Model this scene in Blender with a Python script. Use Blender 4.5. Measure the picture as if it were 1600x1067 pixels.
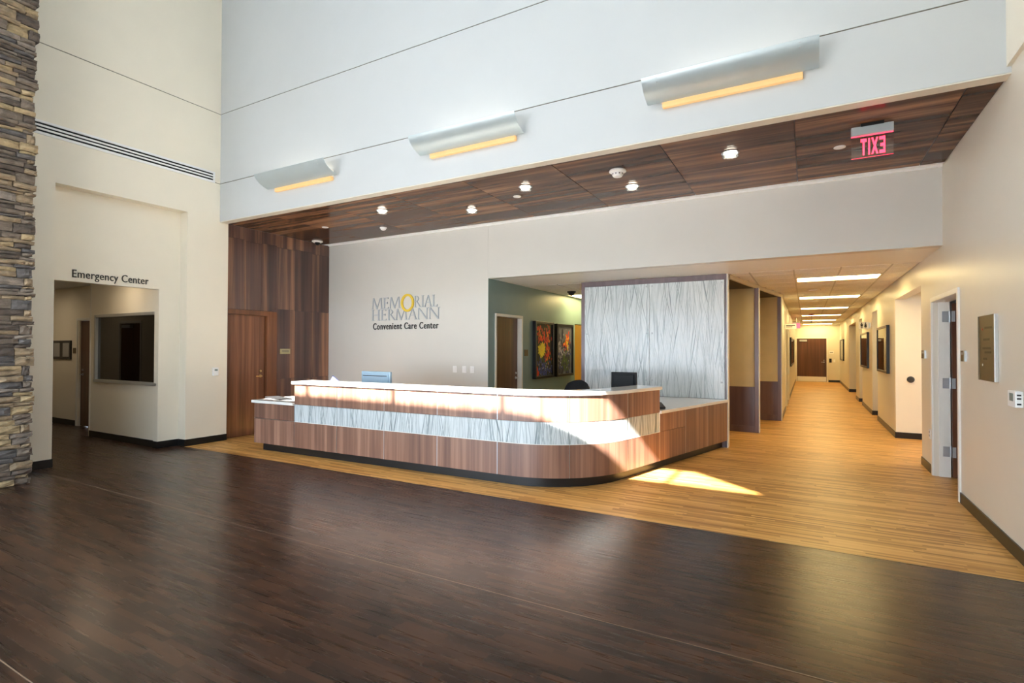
import bpy, bmesh, math, random
from mathutils import Matrix, Vector
random.seed(7)
S = bpy.context.scene
COL = S.collection
for o in list(bpy.data.objects):
    bpy.data.objects.remove(o)

# ------------------------------------------------------------------ camera
cam_d = bpy.data.cameras.new('camera'); cam = bpy.data.objects.new('camera', cam_d); COL.objects.link(cam)
cam_d.sensor_width = 36; cam_d.lens = 18.591; cam_d.clip_start = .05
cam.matrix_world = Matrix(((0.87360951, 0.00418136, 0.48660963, 0),
                           (0.48661996, -0.01310903, -0.87351541, 0),
                           (0.0027265, 0.99990533, -0.01348691, 1.55), (0, 0, 0, 1)))
S.camera = cam
# ------------------------------------------------------------------ sky, sun, exposure
W = bpy.data.worlds.new('sky'); S.world = W; W.use_nodes = True
bg = W.node_tree.nodes['Background']; bg.inputs[0].default_value = (.70, .84, 1, 1); bg.inputs[1].default_value = 6.0
TAN = .83
sun_d = bpy.data.lights.new('sun', 'SUN'); sun = bpy.data.objects.new('sun', sun_d); COL.objects.link(sun)
sun_d.energy = 27; sun_d.angle = math.radians(.5); sun_d.color = (1, .94, .86)
sun.rotation_euler = Vector((0, 1, -TAN)).to_track_quat('-Z', 'Y').to_euler()
sun.location = (-4, -12, 14)
def portal(name, loc, d, sx, sy):
    l = bpy.data.lights.new(name, 'AREA'); l.shape = 'RECTANGLE'; l.size = sx; l.size_y = sy
    l.cycles.is_portal = True
    o = bpy.data.objects.new(name, l); COL.objects.link(o); o.location = loc
    o.rotation_euler = Vector(d).to_track_quat('-Z', 'Z' if abs(d[2]) < .5 else 'Y').to_euler()
portal('window_portal', (-4.75, -2.45, 1.5), (0, 1, 0), 7.1, 2.8)
portal('window_portal', (-4.4, -2.45, 7.55), (0, 1, 0), 8.2, .8)
portal('window_portal', (1.33, .05, 6.55), (-1, 0, 0), 3.7, 1.3)  # unseen high east opening, added to light the left wall and header
portal('window_portal', (-8.54, -.35, 6.55), (1, 0, 0), 3.5, 1.3)  # matching unseen west opening, also added for more sky light
V = S.view_settings
V.view_transform = 'Standard'; V.look = 'None'; V.gamma = 1; V.exposure = 0.97; V.use_curve_mapping = False
S.cycles.use_denoising = True
S.cycles.max_bounces = 10; S.cycles.diffuse_bounces = 6; S.cycles.glossy_bounces = 4; S.cycles.transparent_max_bounces = 8
S.cycles.sample_clamp_indirect = 12; S.cycles.caustics_reflective = False; S.cycles.blur_glossy = .3; S.cycles.caustics_refractive = False

# ------------------------------------------------------------------ materials
def lin(r, g, b):
    f = lambda c: (c/255/12.92) if c <= 10.3 else ((c/255+.055)/1.055)**2.4
    return (f(r), f(g), f(b), 1)
class NT:
    def __init__(s, name):
        s.m = bpy.data.materials.new(name); s.m.use_nodes = True; s.t = s.m.node_tree
        s.p = s.t.nodes['Principled BSDF']
    def n(s, kind, **kw):
        x = s.t.nodes.new(kind)
        for k, v in kw.items(): setattr(x, k, v)
        return x
    def link(s, a, b): s.t.links.new(a, b)
    def val(s, sock, v):
        if hasattr(v, 'is_output') or hasattr(v, 'links'): s.link(v, sock)
        else: sock.default_value = v
    def math(s, op, a, b=0.0):
        x = s.n('ShaderNodeMath', operation=op); s.val(x.inputs[0], a); s.val(x.inputs[1], b); return x.outputs[0]
    def noise(s, vec, scale, detail=4, rough=.55, dist=0):
        x = s.n('ShaderNodeTexNoise'); s.link(vec, x.inputs['Vector']); x.inputs['Scale'].default_value = scale
        x.inputs['Detail'].default_value = detail; x.inputs['Roughness'].default_value = rough
        x.inputs['Distortion'].default_value = dist; return x.outputs['Fac']
    def ramp(s, fac, stops):
        x = s.n('ShaderNodeValToRGB'); s.link(fac, x.inputs[0]); e = x.color_ramp.elements
        while len(e) < len(stops): e.new(.5)
        for i, (p, c) in enumerate(stops): e[i].position = p; e[i].color = c
        return x.outputs[0]
    def mapping(s, vec, scale, loc=None):
        x = s.n('ShaderNodeMapping'); s.link(vec, x.inputs['Vector']); x.inputs['Scale'].default_value = scale
        if loc is not None: s.link(loc, x.inputs['Location'])
        return x.outputs[0]
    def objco(s): return s.n('ShaderNodeTexCoord').outputs['Object']
    def pos(s): return s.n('ShaderNodeNewGeometry').outputs['Position']
    def rnd(s): return s.n('ShaderNodeObjectInfo').outputs['Random']
    def bump(s, h, strength=.2, dist=.01):
        x = s.n('ShaderNodeBump'); x.inputs['Strength'].default_value = strength; x.inputs['Distance'].default_value = dist
        s.link(h, x.inputs['Height']); s.link(x.outputs[0], s.p.inputs['Normal'])
    def mixc(s, fac, a, b, mode='MIX'):
        x = s.n('ShaderNodeMix', data_type='RGBA', blend_type=mode); s.val(x.inputs[0], fac); s.val(x.inputs[6], a); s.val(x.inputs[7], b)
        return x.outputs[2]
M = {}
def plain(name, c, rough=.5, metal=0, spec=.5, coat=0, emit=None, es=0, var=.03, bump=0, bscale=120):
    t = NT(name); p = t.p
    c = c if len(c) == 4 else (*c, 1)
    nz = t.noise(t.pos(), 3.0, 3)
    dk = tuple(x*(1-var) for x in c[:3])+(1,); lt = tuple(min(1, x*(1+var)) for x in c[:3])+(1,)
    t.link(t.ramp(nz, [(.3, dk), (.7, lt)]), p.inputs['Base Color'])
    p.inputs['Roughness'].default_value = rough; p.inputs['Metallic'].default_value = metal
    p.inputs['Specular IOR Level'].default_value = spec; p.inputs['Coat Weight'].default_value = coat
    p.inputs['Coat Roughness'].default_value = .1
    if emit: p.inputs['Emission Color'].default_value = (*emit[:3], 1); p.inputs['Emission Strength'].default_value = es
    if bump: t.bump(t.noise(t.pos(), bscale, 2), bump, .004)
    M[name] = t.m; return t.m
def wood(name, dark, mid, light, scale, rough=.3, coat=0, spec=.5, bands=.5):
    t = NT(name); r = t.rnd(); off = t.n('ShaderNodeCombineXYZ')
    for i, k in enumerate((37, 53, 29)): t.link(t.math('MULTIPLY', r, k), off.inputs[i])
    v = t.mapping(t.objco(), scale, off.outputs[0])
    a = t.noise(v, 1.0, 6, .6, .25)
    v2 = t.mapping(t.objco(), tuple(x*.3 for x in scale), off.outputs[0])
    b = t.noise(v2, 1.0, 2, .5, .3)
    f = t.math('ADD', t.math('MULTIPLY', a, 1-bands), t.math('MULTIPLY', b, bands))
    t.link(t.ramp(f, [(.36, dark), (.5, mid), (.63, light)]), t.p.inputs['Base Color'])
    t.p.inputs['Roughness'].default_value = rough; t.p.inputs['Coat Weight'].default_value = coat
    t.p.inputs['Coat Roughness'].default_value = .08; t.p.inputs['Specular IOR Level'].default_value = spec
    M[name] = t.m; return t.m
def strips(name, cols, w, L, rough, coat, spec=.5, streak=.35):
    t = NT(name); sp = t.n('ShaderNodeSeparateXYZ'); t.link(t.pos(), sp.inputs[0])
    i = t.math('FLOOR', t.math('DIVIDE', sp.outputs[1], w))
    wn = t.n('ShaderNodeTexWhiteNoise', noise_dimensions='1D'); t.link(i, wn.inputs['W'])
    j = t.math('FLOOR', t.math('ADD', t.math('DIVIDE', sp.outputs[0], L), t.math('MULTIPLY', wn.outputs[0], 9.0)))
    cb = t.n('ShaderNodeCombineXYZ'); t.link(i, cb.inputs[0]); t.link(j, cb.inputs[1])
    w2 = t.n('ShaderNodeTexWhiteNoise', noise_dimensions='2D'); t.link(cb.outputs[0], w2.inputs['Vector'])
    st = t.noise(t.mapping(t.pos(), (1.3, 34, 1)), 1.0, 5, .6)
    bl = t.noise(t.mapping(t.pos(), (.8, 2.2, 1)), 1.0, 3)
    f = t.math('ADD', t.math('MULTIPLY', w2.outputs[0], .42), t.math('ADD', t.math('MULTIPLY', st, streak), t.math('MULTIPLY', bl, .25)))
    t.link(t.ramp(f, [(.26, cols[0]), (.5, cols[1]), (.74, cols[2])]), t.p.inputs['Base Color'])
    rr = t.math('ADD', t.math('MULTIPLY', st, .10), rough-.05); t.link(rr, t.p.inputs['Roughness'])
    t.p.inputs['Coat Weight'].default_value = coat; t.p.inputs['Coat Roughness'].default_value = .22
    t.p.inputs['Specular IOR Level'].default_value = spec
    t.bump(st, .06, .003)
    M[name] = t.m
def resin(name):
    t = NT(name); v = t.objco(); g = t.pos()
    wob = t.noise(t.mapping(g, (2.2, 2.2, 1.1)), 1.0, 2)
    wob2 = t.noise(t.mapping(g, (5, 5, 1.6)), 1.0, 2)
    sp = t.n('ShaderNodeSeparateXYZ'); t.link(g, sp.inputs[0])
    acc = None
    for k, (fx, fz, wv, amp, tilt) in enumerate(((66, .34, wob, .12, .0), (58, .40, wob2, .07, .09), (72, .36, wob, -.10, -.08), (50, .5, wob2, .08, .2), (54, .5, wob, .08, -.17))):
        x = t.math('ADD', t.math('ADD', sp.outputs[0], t.math('MULTIPLY', sp.outputs[1], .8)), t.math('ADD', t.math('MULTIPLY', wv, amp), t.math('MULTIPLY', sp.outputs[2], tilt)))
        cb = t.n('ShaderNodeCombineXYZ'); t.link(t.math('MULTIPLY', x, fx), cb.inputs[0])
        t.link(t.math('MULTIPLY', sp.outputs[2], fz*2), cb.inputs[2]); cb.inputs[1].default_value = 7.3*k
        n_ = t.noise(cb.outputs[0], 1.0, 1, .5)
        acc = n_ if acc is None else t.math('MINIMUM', acc, n_)
    t.link(t.ramp(acc, [(.20, lin(100, 112, 115)), (.29, lin(152, 163, 165)), (.385, lin(198, 205, 206)), (.5, lin(212, 217, 218))]), t.p.inputs['Base Color'])
    t.p.inputs['Roughness'].default_value = .3; t.p.inputs['Coat Weight'].default_value = .15
    t.bump(acc, .25, .01)
    M[name] = t.m
def tile_mat(name):
    t = NT(name); g = t.pos()
    sp = t.n('ShaderNodeSeparateXYZ'); t.link(g, sp.inputs[0])
    nz = t.noise(g, 60, 3)
    t.link(t.ramp(nz, [(.35, lin(224, 224, 222)), (.6, lin(240, 240, 238))]), t.p.inputs['Base Color'])
    t.p.inputs['Roughness'].default_value = .8; t.bump(nz, .1, .004); M[name] = t.m
def stone_mat(name, c):
    t = NT(name); nz = t.noise(t.objco(), 14, 6, .65, .4); n2 = t.noise(t.mapping(t.objco(), (3, 4, 22)), 1, 5, .6)
    f = t.math('ADD', t.math('MULTIPLY', nz, .5), t.math('MULTIPLY', n2, .5))
    dk = tuple(x*.42 for x in c[:3])+(1,); lt = tuple(min(1, x*1.5) for x in c[:3])+(1,)
    t.link(t.ramp(f, [(.34, dk), (.5, c), (.66, lt)]), t.p.inputs['Base Color'])
    t.p.inputs['Roughness'].default_value = .85; t.bump(f, .8, .02); M[name] = t.m
def glass(name, tint=(.9, .95, .95), refl=.1):
    t = NT(name); out = t.t.nodes['Material Output']
    tr = t.n('ShaderNodeBsdfTransparent'); tr.inputs[0].default_value = (*tint, 1)
    gl = t.n('ShaderNodeBsdfGlossy'); gl.inputs['Roughness'].default_value = .01
    fr = t.n('ShaderNodeFresnel'); fr.inputs[0].default_value = 1.5
    f = t.math('ADD', t.math('MULTIPLY', fr.outputs[0], .9), refl)
    mx = t.n('ShaderNodeMixShader'); t.link(f, mx.inputs[0]); t.link(tr.outputs[0], mx.inputs[1]); t.link(gl.outputs[0], mx.inputs[2])
    t.link(mx.outputs[0], out.inputs[0]); M[name] = t.m

plain('paint_cream', lin(233, 225, 207), .42, var=.01, bump=.03)
plain('paint_white', lin(190, 193, 194), .42, var=.01, bump=.03)
plain('paint_greige', lin(206, 204, 198), .30, var=.01, bump=.03)
plain('paint_tan', lin(217, 211, 197), .36, var=.01, bump=.03)
plain('paint_teal', lin(122, 147, 147), .4, var=.02)
plain('paint_mustard', lin(206, 170, 84), .5, var=.02)
plain('paint_grey', lin(160, 160, 156), .6)
plain('trim_white', lin(228, 226, 218), .35)
plain('reveal_dark', lin(110, 104, 92), .8)
plain('base_black', lin(20, 20, 20), .35, spec=.5, var=.1)
plain('kick_black', lin(26, 28, 30), .32, spec=.5, var=.1)
plain('solid_white', lin(236, 235, 230), .12, spec=.5, var=.012)
plain('aluminium', lin(196, 202, 204), .32, metal=1, var=.03)
plain('steel', lin(184, 188, 192), .35, metal=.6)
plain('brass', lin(190, 160, 110), .28, metal=1)
plain('metal_shield', lin(182, 194, 198), .4, metal=.45, var=.03)
plain('metal_trim', lin(190, 190, 186), .35, metal=.6)
plain('plastic_white', lin(236, 236, 234), .4)
plain('plastic_black', lin(11, 11, 12), .55, spec=.3)
plain('plastic_dark', lin(46, 46, 46), .5)
plain('lcd_grey', lin(120, 136, 130), .3)
plain('screen_back_sheen', lin(140, 166, 186), .25)  # daylight sheen on the monitor's back, painted as pale blue colour
plain('fabric_dark', lin(24, 24, 26), .9, bump=.3)
plain('fabric_tan', lin(214, 200, 166), .8, bump=.2, bscale=300, var=.05)
plain('steel_bright', lin(228, 229, 226), .3, metal=.3)
plain('bronze', lin(98, 82, 52), .42)
plain('plaque_text', lin(70, 58, 34), .5)
plain('letter_dark', lin(52, 48, 36), .5)
plain('letter_black', lin(22, 22, 22), .5)
plain('letter_silver', lin(176, 184, 190), .35, metal=.4)
plain('letter_gold', lin(222, 190, 60), .4)
plain('frame_black', lin(16, 14, 14), .3)
plain('paper_white', lin(240, 240, 240), .7)
plain('paper_grey', lin(170, 168, 164), .7)
plain('folder_blue', lin(60, 74, 150), .5)
plain('sign_amber', lin(180, 170, 130), .4, metal=.3)
plain('red_bulb', lin(170, 30, 20), .4)
plain('concrete', lin(214, 215, 216), .9)
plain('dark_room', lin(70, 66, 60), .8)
plain('booth_dark', lin(40, 26, 26), .5)
plain('ink', lin(60, 60, 64), .6)
plain('lamp_white', (1, .95, .88), .5, emit=(1, .88, .72), es=8)
plain('lamp_neutral', (1, .97, .93), .5, emit=(1, .95, .88), es=14)
plain('paint_ceiling', lin(238, 237, 232), .5, var=.01)
plain('lamp_warm', (1, .9, .7), .5, emit=(1, .76, .33), es=11)
plain('lamp_spot', (1, .9, .7), .5, emit=(1, .80, .56), es=60)
plain('lamp_amber', (.5, .3, .14), .5, emit=(1, .55, .20), es=.34)
plain('lamp_tube', (1, .95, .85), .5, emit=(1, .90, .74), es=7)
plain('exit_red', (1, .1, .15), .5, emit=(1, .03, .08), es=1.6)
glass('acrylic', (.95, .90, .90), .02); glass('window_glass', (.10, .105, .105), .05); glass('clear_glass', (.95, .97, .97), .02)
glass('picture_glass', (.8, .8, .8), .06)
D, C_, L_ = lin(58, 38, 32), lin(92, 60, 46), lin(136, 92, 66)
wood('walnut_ceiling', lin(54, 34, 24), lin(88, 60, 43), lin(148, 108, 78), (.45, 8, 8), .13, 0, spec=.08, bands=.3)
wood('walnut_wall', lin(66, 48, 45), lin(97, 71, 62), lin(164, 118, 90), (6, 6, .16), .24, .3, bands=.35)
wood('walnut_door', lin(92, 56, 36), lin(116, 73, 48), lin(142, 94, 64), (16, 16, .5), .3, .2, bands=.3)
wood('walnut_casing', lin(92, 56, 34), lin(112, 69, 42), lin(136, 86, 54), (9, 9, .7), .3, .2, bands=.4)
wood('desk_wood', lin(110, 80, 67), lin(138, 102, 85), lin(168, 129, 108), (17, 17, .35), .34, .12, bands=.4)
wood('dark_laminate', lin(82, 62, 64), lin(98, 75, 76), lin(114, 88, 86), (9, 9, .3), .32, .1, bands=.4)
wood('door_brown', lin(62, 36, 22), lin(84, 50, 32), lin(104, 66, 44), (12, 12, .4), .3, .1, bands=.4)
wood('booth_laminate', lin(92, 70, 73), lin(110, 86, 88), lin(126, 100, 99), (9, 9, .3), .32, .1, bands=.4)  # copy of dark_laminate, colour lightened to offset the dim booth light
strips('vinyl_dark', (lin(34, 22, 15), lin(54, 35, 25), lin(74, 49, 34)), .042, .30, .28, 0, .36)
strips('vinyl_light', (lin(162, 112, 54), lin(207, 154, 84), lin(230, 182, 112)), .030, .6, .38, 0, .18)
plain('weld', lin(140, 118, 98), .5)
resin('resin_grass'); tile_mat('tile_white')
for i, c in enumerate((lin(138, 119, 94), lin(112, 99, 86), lin(92, 87, 84), lin(160, 139, 105), lin(86, 75, 66), lin(126, 114, 102))): stone_mat('stone%d' % i, c)
plain('mortar', lin(70, 62, 54), .95)
for n_, c in dict(art_red=(214, 60, 32), art_orange=(240, 140, 40), art_yellow=(228, 208, 50), art_green=(62, 84, 36), art_blue=(44, 62, 140), art_navy=(30, 34, 62), art_black=(22, 24, 22), art_grey=(104, 108, 124), art_lilac=(168, 166, 190), art_tan=(178, 150, 104), art_brown=(96, 66, 40)).items():
    plain(n_, lin(*c), .5, var=.25)

# ------------------------------------------------------------------ mesh helpers
class MB:
    def __init__(s): s.v = []; s.f = []; s.mi = []
    def add(s, vs, fs, mi=0):
        b = len(s.v); s.v += [tuple(v) for v in vs]; s.f += [tuple(b+i for i in f) for f in fs]; s.mi += [mi]*len(fs); return s
    def box(s, x0, x1, y0, y1, z0, z1, mi=0):
        return s.add([(x, y, z) for z in (z0, z1) for y in (y0, y1) for x in (x0, x1)],
                     [(0, 2, 3, 1), (4, 5, 7, 6), (0, 1, 5, 4), (2, 6, 7, 3), (0, 4, 6, 2), (1, 3, 7, 5)], mi)
    def prism(s, poly, a0, a1, axis='z', mi=0):
        P = {'z': lambda u, v, w: (u, v, w), 'y': lambda u, v, w: (u, w, v), 'x': lambda u, v, w: (w, u, v)}[axis]
        n = len(poly)
        s.add([P(u, v, a0) for u, v in poly]+[P(u, v, a1) for u, v in poly],
              [tuple(range(n-1, -1, -1)), tuple(range(n, 2*n))]+[(i, (i+1) % n, n+(i+1) % n, n+i) for i in range(n)], mi); return s
    def lathe(s, prof, c=(0, 0, 0), axis='z', n=20, mi=0, caps=True):
        R = {'z': lambda r, a, h: (c[0]+r*math.cos(a), c[1]+r*math.sin(a), c[2]+h),
             'y': lambda r, a, h: (c[0]+r*math.cos(a), c[1]+h, c[2]+r*math.sin(a)),
             'x': lambda r, a, h: (c[0]+h, c[1]+r*math.cos(a), c[2]+r*math.sin(a))}[axis]
        vs = []; fs = []
        for r, h in prof:
            for k in range(n): vs.append(R(max(r, 1e-4), 2*math.pi*k/n, h))
        for i in range(len(prof)-1):
            for k in range(n): fs.append((i*n+k, i*n+(k+1) % n, (i+1)*n+(k+1) % n, (i+1)*n+k))
        if caps: fs.append(tuple(range(n-1, -1, -1))); m = (len(prof)-1)*n; fs.append(tuple(range(m, m+n)))
        return s.add(vs, fs, mi)
    def tube(s, pts, r, n=8, mi=0):
        pts = [Vector(p) for p in pts]; vs = []; fs = []
        for i, p in enumerate(pts):
            d = (pts[min(i+1, len(pts)-1)]-pts[max(i-1, 0)]).normalized()
            u = d.orthogonal().normalized(); w = d.cross(u)
            if i and (u.dot(pu) < 0 or True):
                u = (pu-d*pu.dot(d)).normalized(); w = d.cross(u)
            pu = u
            for k in range(n): a = 2*math.pi*k/n; vs.append(p+u*(r*math.cos(a))+w*(r*math.sin(a)))
        for i in range(len(pts)-1):
            for k in range(n): fs.append((i*n+k, i*n+(k+1) % n, (i+1)*n+(k+1) % n, (i+1)*n+k))
        fs.append(tuple(range(n-1, -1, -1))); m = (len(pts)-1)*n; fs.append(tuple(range(m, m+n)))
        return s.add(vs, fs, mi)
    def xf(s, mat): s.v = [tuple(mat @ Vector(v)) for v in s.v]; return s
    def build(s, name, mat, parent=None, bevel=0, smooth=False, seg=2):
        mats = mat if isinstance(mat, (list, tuple)) else [mat]
        xs, ys, zs = zip(*s.v); o0 = Vector(((min(xs)+max(xs))/2, (min(ys)+max(ys))/2, min(zs)))
        me = bpy.data.meshes.new(name); me.from_pydata([tuple(Vector(v)-o0) for v in s.v], [], s.f)
        for m in mats: me.materials.append(M[m])
        if len(mats) > 1: me.polygons.foreach_set('material_index', s.mi)
        bm = bmesh.new(); bm.from_mesh(me); bmesh.ops.recalc_face_normals(bm, faces=bm.faces)
        bm.to_mesh(me); bm.free()
        if smooth:
            me.polygons.foreach_set('use_smooth', [True]*len(me.polygons)); me.set_sharp_from_angle(angle=math.radians(38))
        o = bpy.data.objects.new(name, me); COL.objects.link(o)
        if parent is not None:
            o.parent = parent; o.location = o0-wloc(parent)
        else: o.location = o0
        if bevel:
            b = o.modifiers.new('bevel', 'BEVEL'); b.width = bevel; b.segments = seg; b.limit_method = 'ANGLE'
        return o
def wloc(o):
    l = Vector((0, 0, 0))
    while o is not None: l += o.location; o = o.parent
    return l
def box(name, x0, x1, y0, y1, z0, z1, mat, parent=None, bevel=0):
    return MB().box(x0, x1, y0, y1, z0, z1).build(name, mat, parent, bevel)
def tag(o, label, cat, group=None):
    o['label'] = label; o['category'] = cat
    if group: o['group'] = group
    return o
def thing(name, label, cat, loc, group=None):
    o = bpy.data.objects.new(name, None); COL.objects.link(o); o.location = loc; o.empty_display_size = .1
    return tag(o, label, cat, group)
def st(o, label=None):
    o['kind'] = 'structure'
    if label: o['label'] = label
    return o
def part_label(o, l): o['label'] = l; return o

# ------------------------------------------------------------------ dimensions
XL, XR, YH, YB, ZC, ZS = -8.546, 1.365, 5.31, 7.67, 3.655, 2.747
YBD, YEND, ZTOP, XW, XT = 4.765, 29.2, 8.3, -8.59, -4.738
XREC = -8.73; YS = -2.5; XCL = -.478

# ------------------------------------------------------------------ floors
fl = st(MB().box(-15, XR+.2, YS-.1, YBD, -.12, -.006).box(-15, -8.88, YBD, 5.3, -.12, -.006).build('floor', 'plastic_dark'), 'dark brown wood-look sheet flooring of the lobby')
for i, (a, b) in enumerate(((YS, -.755), (-.75, 1.073), (1.078, 2.900), (2.905, YBD))):
    box('vinyl_sheet', -15, XR, a, b, -.006, 0, 'vinyl_dark', fl)
box('vinyl_sheet', -15, -8.88, YBD, 5.3, -.006, 0, 'vinyl_dark', fl)
for y in (-.755, 1.073, 2.900): box('weld_seam', -15, XR, y, y+.005, -.005, .0004, 'weld', fl)
fl2 = st(box('floor_hall', -8.88, 4.2, YBD, YEND+.2, -.12, 0, 'vinyl_light'), 'light bamboo-look flooring under the desk and along the corridor')
box('floor_edge_strip', XL, XR, YBD-.004, YBD+.004, -.004, .0012, 'base_black', fl2)

# ------------------------------------------------------------------ left wall with recess and opening
w = MB()
w.box(XL-.35, XL, YS, 3.10, 0, 4.28)
w.box(XL-.35, XL, 3.10, 4.783, 3.70, 4.28)
w.box(XL-.35, XL, 4.783, 5.46, 0, ZC)
w.box(XL-.35, XL, 4.783, YH, ZC, 4.28)
w.box(XL-.35, XL, YS, YH+.12, 4.292, 5.444)
for a in ((YS, -2.1, 5.456, ZTOP), (-2.1, 1.4, 5.456, 5.9), (-2.1, 1.4, 7.2, ZTOP), (1.4, YH+.12, 5.456, ZTOP)): w.box(XL-.35, XL, *a)  # leaves an added high opening for sky light, out of view
# recess back plane
w.box(XREC-.12, XREC, 3.0, 3.12, 0, 3.80); w.box(XREC-.12, XREC, 3.12, 4.47, 2.45, 3.80); w.box(XREC-.12, XREC, 4.47, 4.86, 0, 3.80)
st(w.build('wall_left', 'paint_cream'), 'cream wall with a tall recess and opening beside the stone column')
st(box('trim_1', XL-.34, XL-.008, YS, YH+.1, 4.28, 4.292, 'reveal_dark'))
st(box('trim_2', XL-.34, XL-.008, YS, YH+.1, 5.444, 5.456, 'reveal_dark'))
b = MB().box(XL, XL+.012, 2.62, 3.10, 0, .105).box(XL, XL+.012, 4.783, 5.46, 0, .105).box(XREC, XL, 4.771, 4.783, 0, .105).box(XREC, XREC+.012, 4.47, 4.783, 0, .105).box(XREC-.12, XREC+.012, 4.458, 4.47, 0, .105).box(XREC-.12, XL, 3.10, 3.112, 0, .105)
st(b.build('baseboard_left', 'base_black'), 'black rubber base along the cream wall')

# vestibule behind the opening
YV, YV2 = 4.50, 4.97
v = MB()
wx0, wx1, wz0, wz1 = -10.79, -8.78, .955, 2.115
v.box(-10.95, wx0, YV, YV+.12, 0, 2.75).box(wx1, XREC-.11, YV, YV+.12, 0, 2.75)
v.box(wx0, wx1, YV, YV+.12, 0, wz0).box(wx0, wx1, YV, YV+.12, wz1, 2.75)
v.box(-11.0, -10.95, YV, YV2+.12, 0, 2.75)
v.box(-15, -12.56, YV2, YV2+.12, 0, 2.75).box(-12.56, -10.95, YV2, YV2+.12, 2.13, 2.75).box(-11.52, -10.95, YV2, YV2+.12, 0, 2.13)
v.box(-15.1, -15, 2.9, YV2+.1, 0, 2.75)
st(v.build('wall_vestibule', 'paint_cream'), 'cream wall seen through the emergency opening')
v = MB().box(-15, -13.4, 2.88, 3.0, 0, 2.75).box(-12.45, XL-.35, 2.88, 3.0, 0, 2.75).box(-13.4, -12.45, 2.88, 3.0, 2.13, 2.75)
st(v.build('wall_vestibule_side', 'paint_cream'))
st(box('ceiling_vestibule', -15, XREC-.12, 2.88, 5.1, 2.75, 2.85, 'paint_white'))
b = MB().box(-10.95, XREC-.12, YV-.012, YV, 0, .105).box(-15, -12.66, YV2-.012, YV2, 0, .105)
st(b.build('baseboard_vestibule', 'base_black'))
st(box('trim_3', -10.97, -10.945, YV-.006, YV+.01, .105, 2.75, 'trim_white'), 'thin corner guard on the vestibule wall')
# dark office behind the glass
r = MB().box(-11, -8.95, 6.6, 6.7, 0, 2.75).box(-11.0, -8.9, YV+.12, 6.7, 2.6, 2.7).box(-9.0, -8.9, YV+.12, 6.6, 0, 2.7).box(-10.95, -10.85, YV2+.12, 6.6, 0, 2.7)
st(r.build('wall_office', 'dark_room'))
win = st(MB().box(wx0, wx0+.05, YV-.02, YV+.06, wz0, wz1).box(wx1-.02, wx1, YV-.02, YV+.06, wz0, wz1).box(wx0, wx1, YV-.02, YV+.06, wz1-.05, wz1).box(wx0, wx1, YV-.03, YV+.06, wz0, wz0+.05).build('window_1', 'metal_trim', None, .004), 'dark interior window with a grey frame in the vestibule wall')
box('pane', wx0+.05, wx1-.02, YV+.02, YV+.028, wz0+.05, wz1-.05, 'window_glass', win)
def door_frame(name, label, plane, c, a0, a1, z, d0, d1, wdt, mat):
    """frame lying in plane X=c or Y=c between a0..a1, from d0 to d1 across the wall"""
    m = MB()
    def bb(p0, p1, z0, z1):
        if plane == 'x': m.box(c+d0, c+d1, p0, p1, z0, z1)
        else: m.box(p0, p1, c+d0, c+d1, z0, z1)
    bb(a0, a0+wdt, 0, z); bb(a1-wdt, a1, 0, z); bb(a0+wdt, a1-wdt, z-wdt, z)
    return st(m.build(name, mat, None, .004), label)
def lever(parent, c, axis, side, mat='steel'):
    """lever handle: c = centre on the door face, axis = outward (unit), side = lever direction"""
    c = Vector(c); ax = Vector(axis); sd = Vector(side); m = MB()
    m.tube([c, c+ax*.012], .026, 14); m.tube([c, c+ax*.06], .009, 8); m.tube([c+ax*.055, c+ax*.06+sd*.06, c+ax*.052+sd*.115], .009, 8)
    m.tube([c+Vector((0, 0, .09)), c+Vector((0, 0, .09))+ax*.018], .02, 14)
    return m.build('handle', mat, parent, smooth=True)
d = door_frame('door_1', 'cream frame with a brown door at the back of the vestibule', 'y', YV2, -12.66, -11.5, 2.13, -.015, .12, .05, 'trim_white')
lf = box('door_leaf', -12.60, -11.56, YV2+.03, YV2+.075, .01, 2.075, 'door_brown', d)
lever(lf, (-12.46, YV2+.03, 1.02), (0, -1, 0), (1, 0, 0))
d = door_frame('door_2', 'dark door with a closer opposite the interior window', 'y', 3.0, -13.4, -12.45, 2.13, -.12, .015, .05, 'trim_white')
lf = box('door_leaf', -13.34, -12.51, 2.94, 2.985, .01, 2.075, 'door_brown', d)
box('door_closer', -13.2, -12.85, 2.985, 3.05, 1.98, 2.05, 'steel', lf, .006)
nf = thing('notice_frame', 'small black frame holding two white notices in the vestibule', 'picture frame', (-13.26, YV2-.01, 1.31))
box('frame', -13.65, -12.87, YV2-.025, YV2, 1.31, 1.69, 'frame_black', nf, .004)
for a in (-13.6, -13.2): box('notice', a, a+.27, YV2-.028, YV2-.024, 1.36, 1.64, 'paper_grey', nf)
sg = thing('room_sign', 'small bronze room sign beside the vestibule door', 'sign', (-12.73, YV2-.01, 1.43))
box('plate', -12.80, -12.68, YV2-.012, YV2, 1.43, 1.54, 'bronze', sg, .002)
cl = thing('ceiling_downlight', 'recessed ceiling downlight inside the vestibule', 'light', (-9.55, 3.95, 2.73))
MB().lathe([(.11, 0), (.11, .02), (.085, .02), (.08, .0), (.11, 0)], (-9.55, 3.95, 2.73), caps=False).build('trim_ring', 'trim_white', cl, smooth=True)
MB().lathe([(.079, .004), (.079, .012)], (-9.55, 3.95, 2.73)).build('lens', 'lamp_spot', cl)
cl2 = thing('ceiling_downlight', 'unseen ceiling downlight added to brighten the deep end of the vestibule', 'light', (-13.2, 4.0, 2.73))  # extra lamp out of view, added because the vestibule was dark
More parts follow.
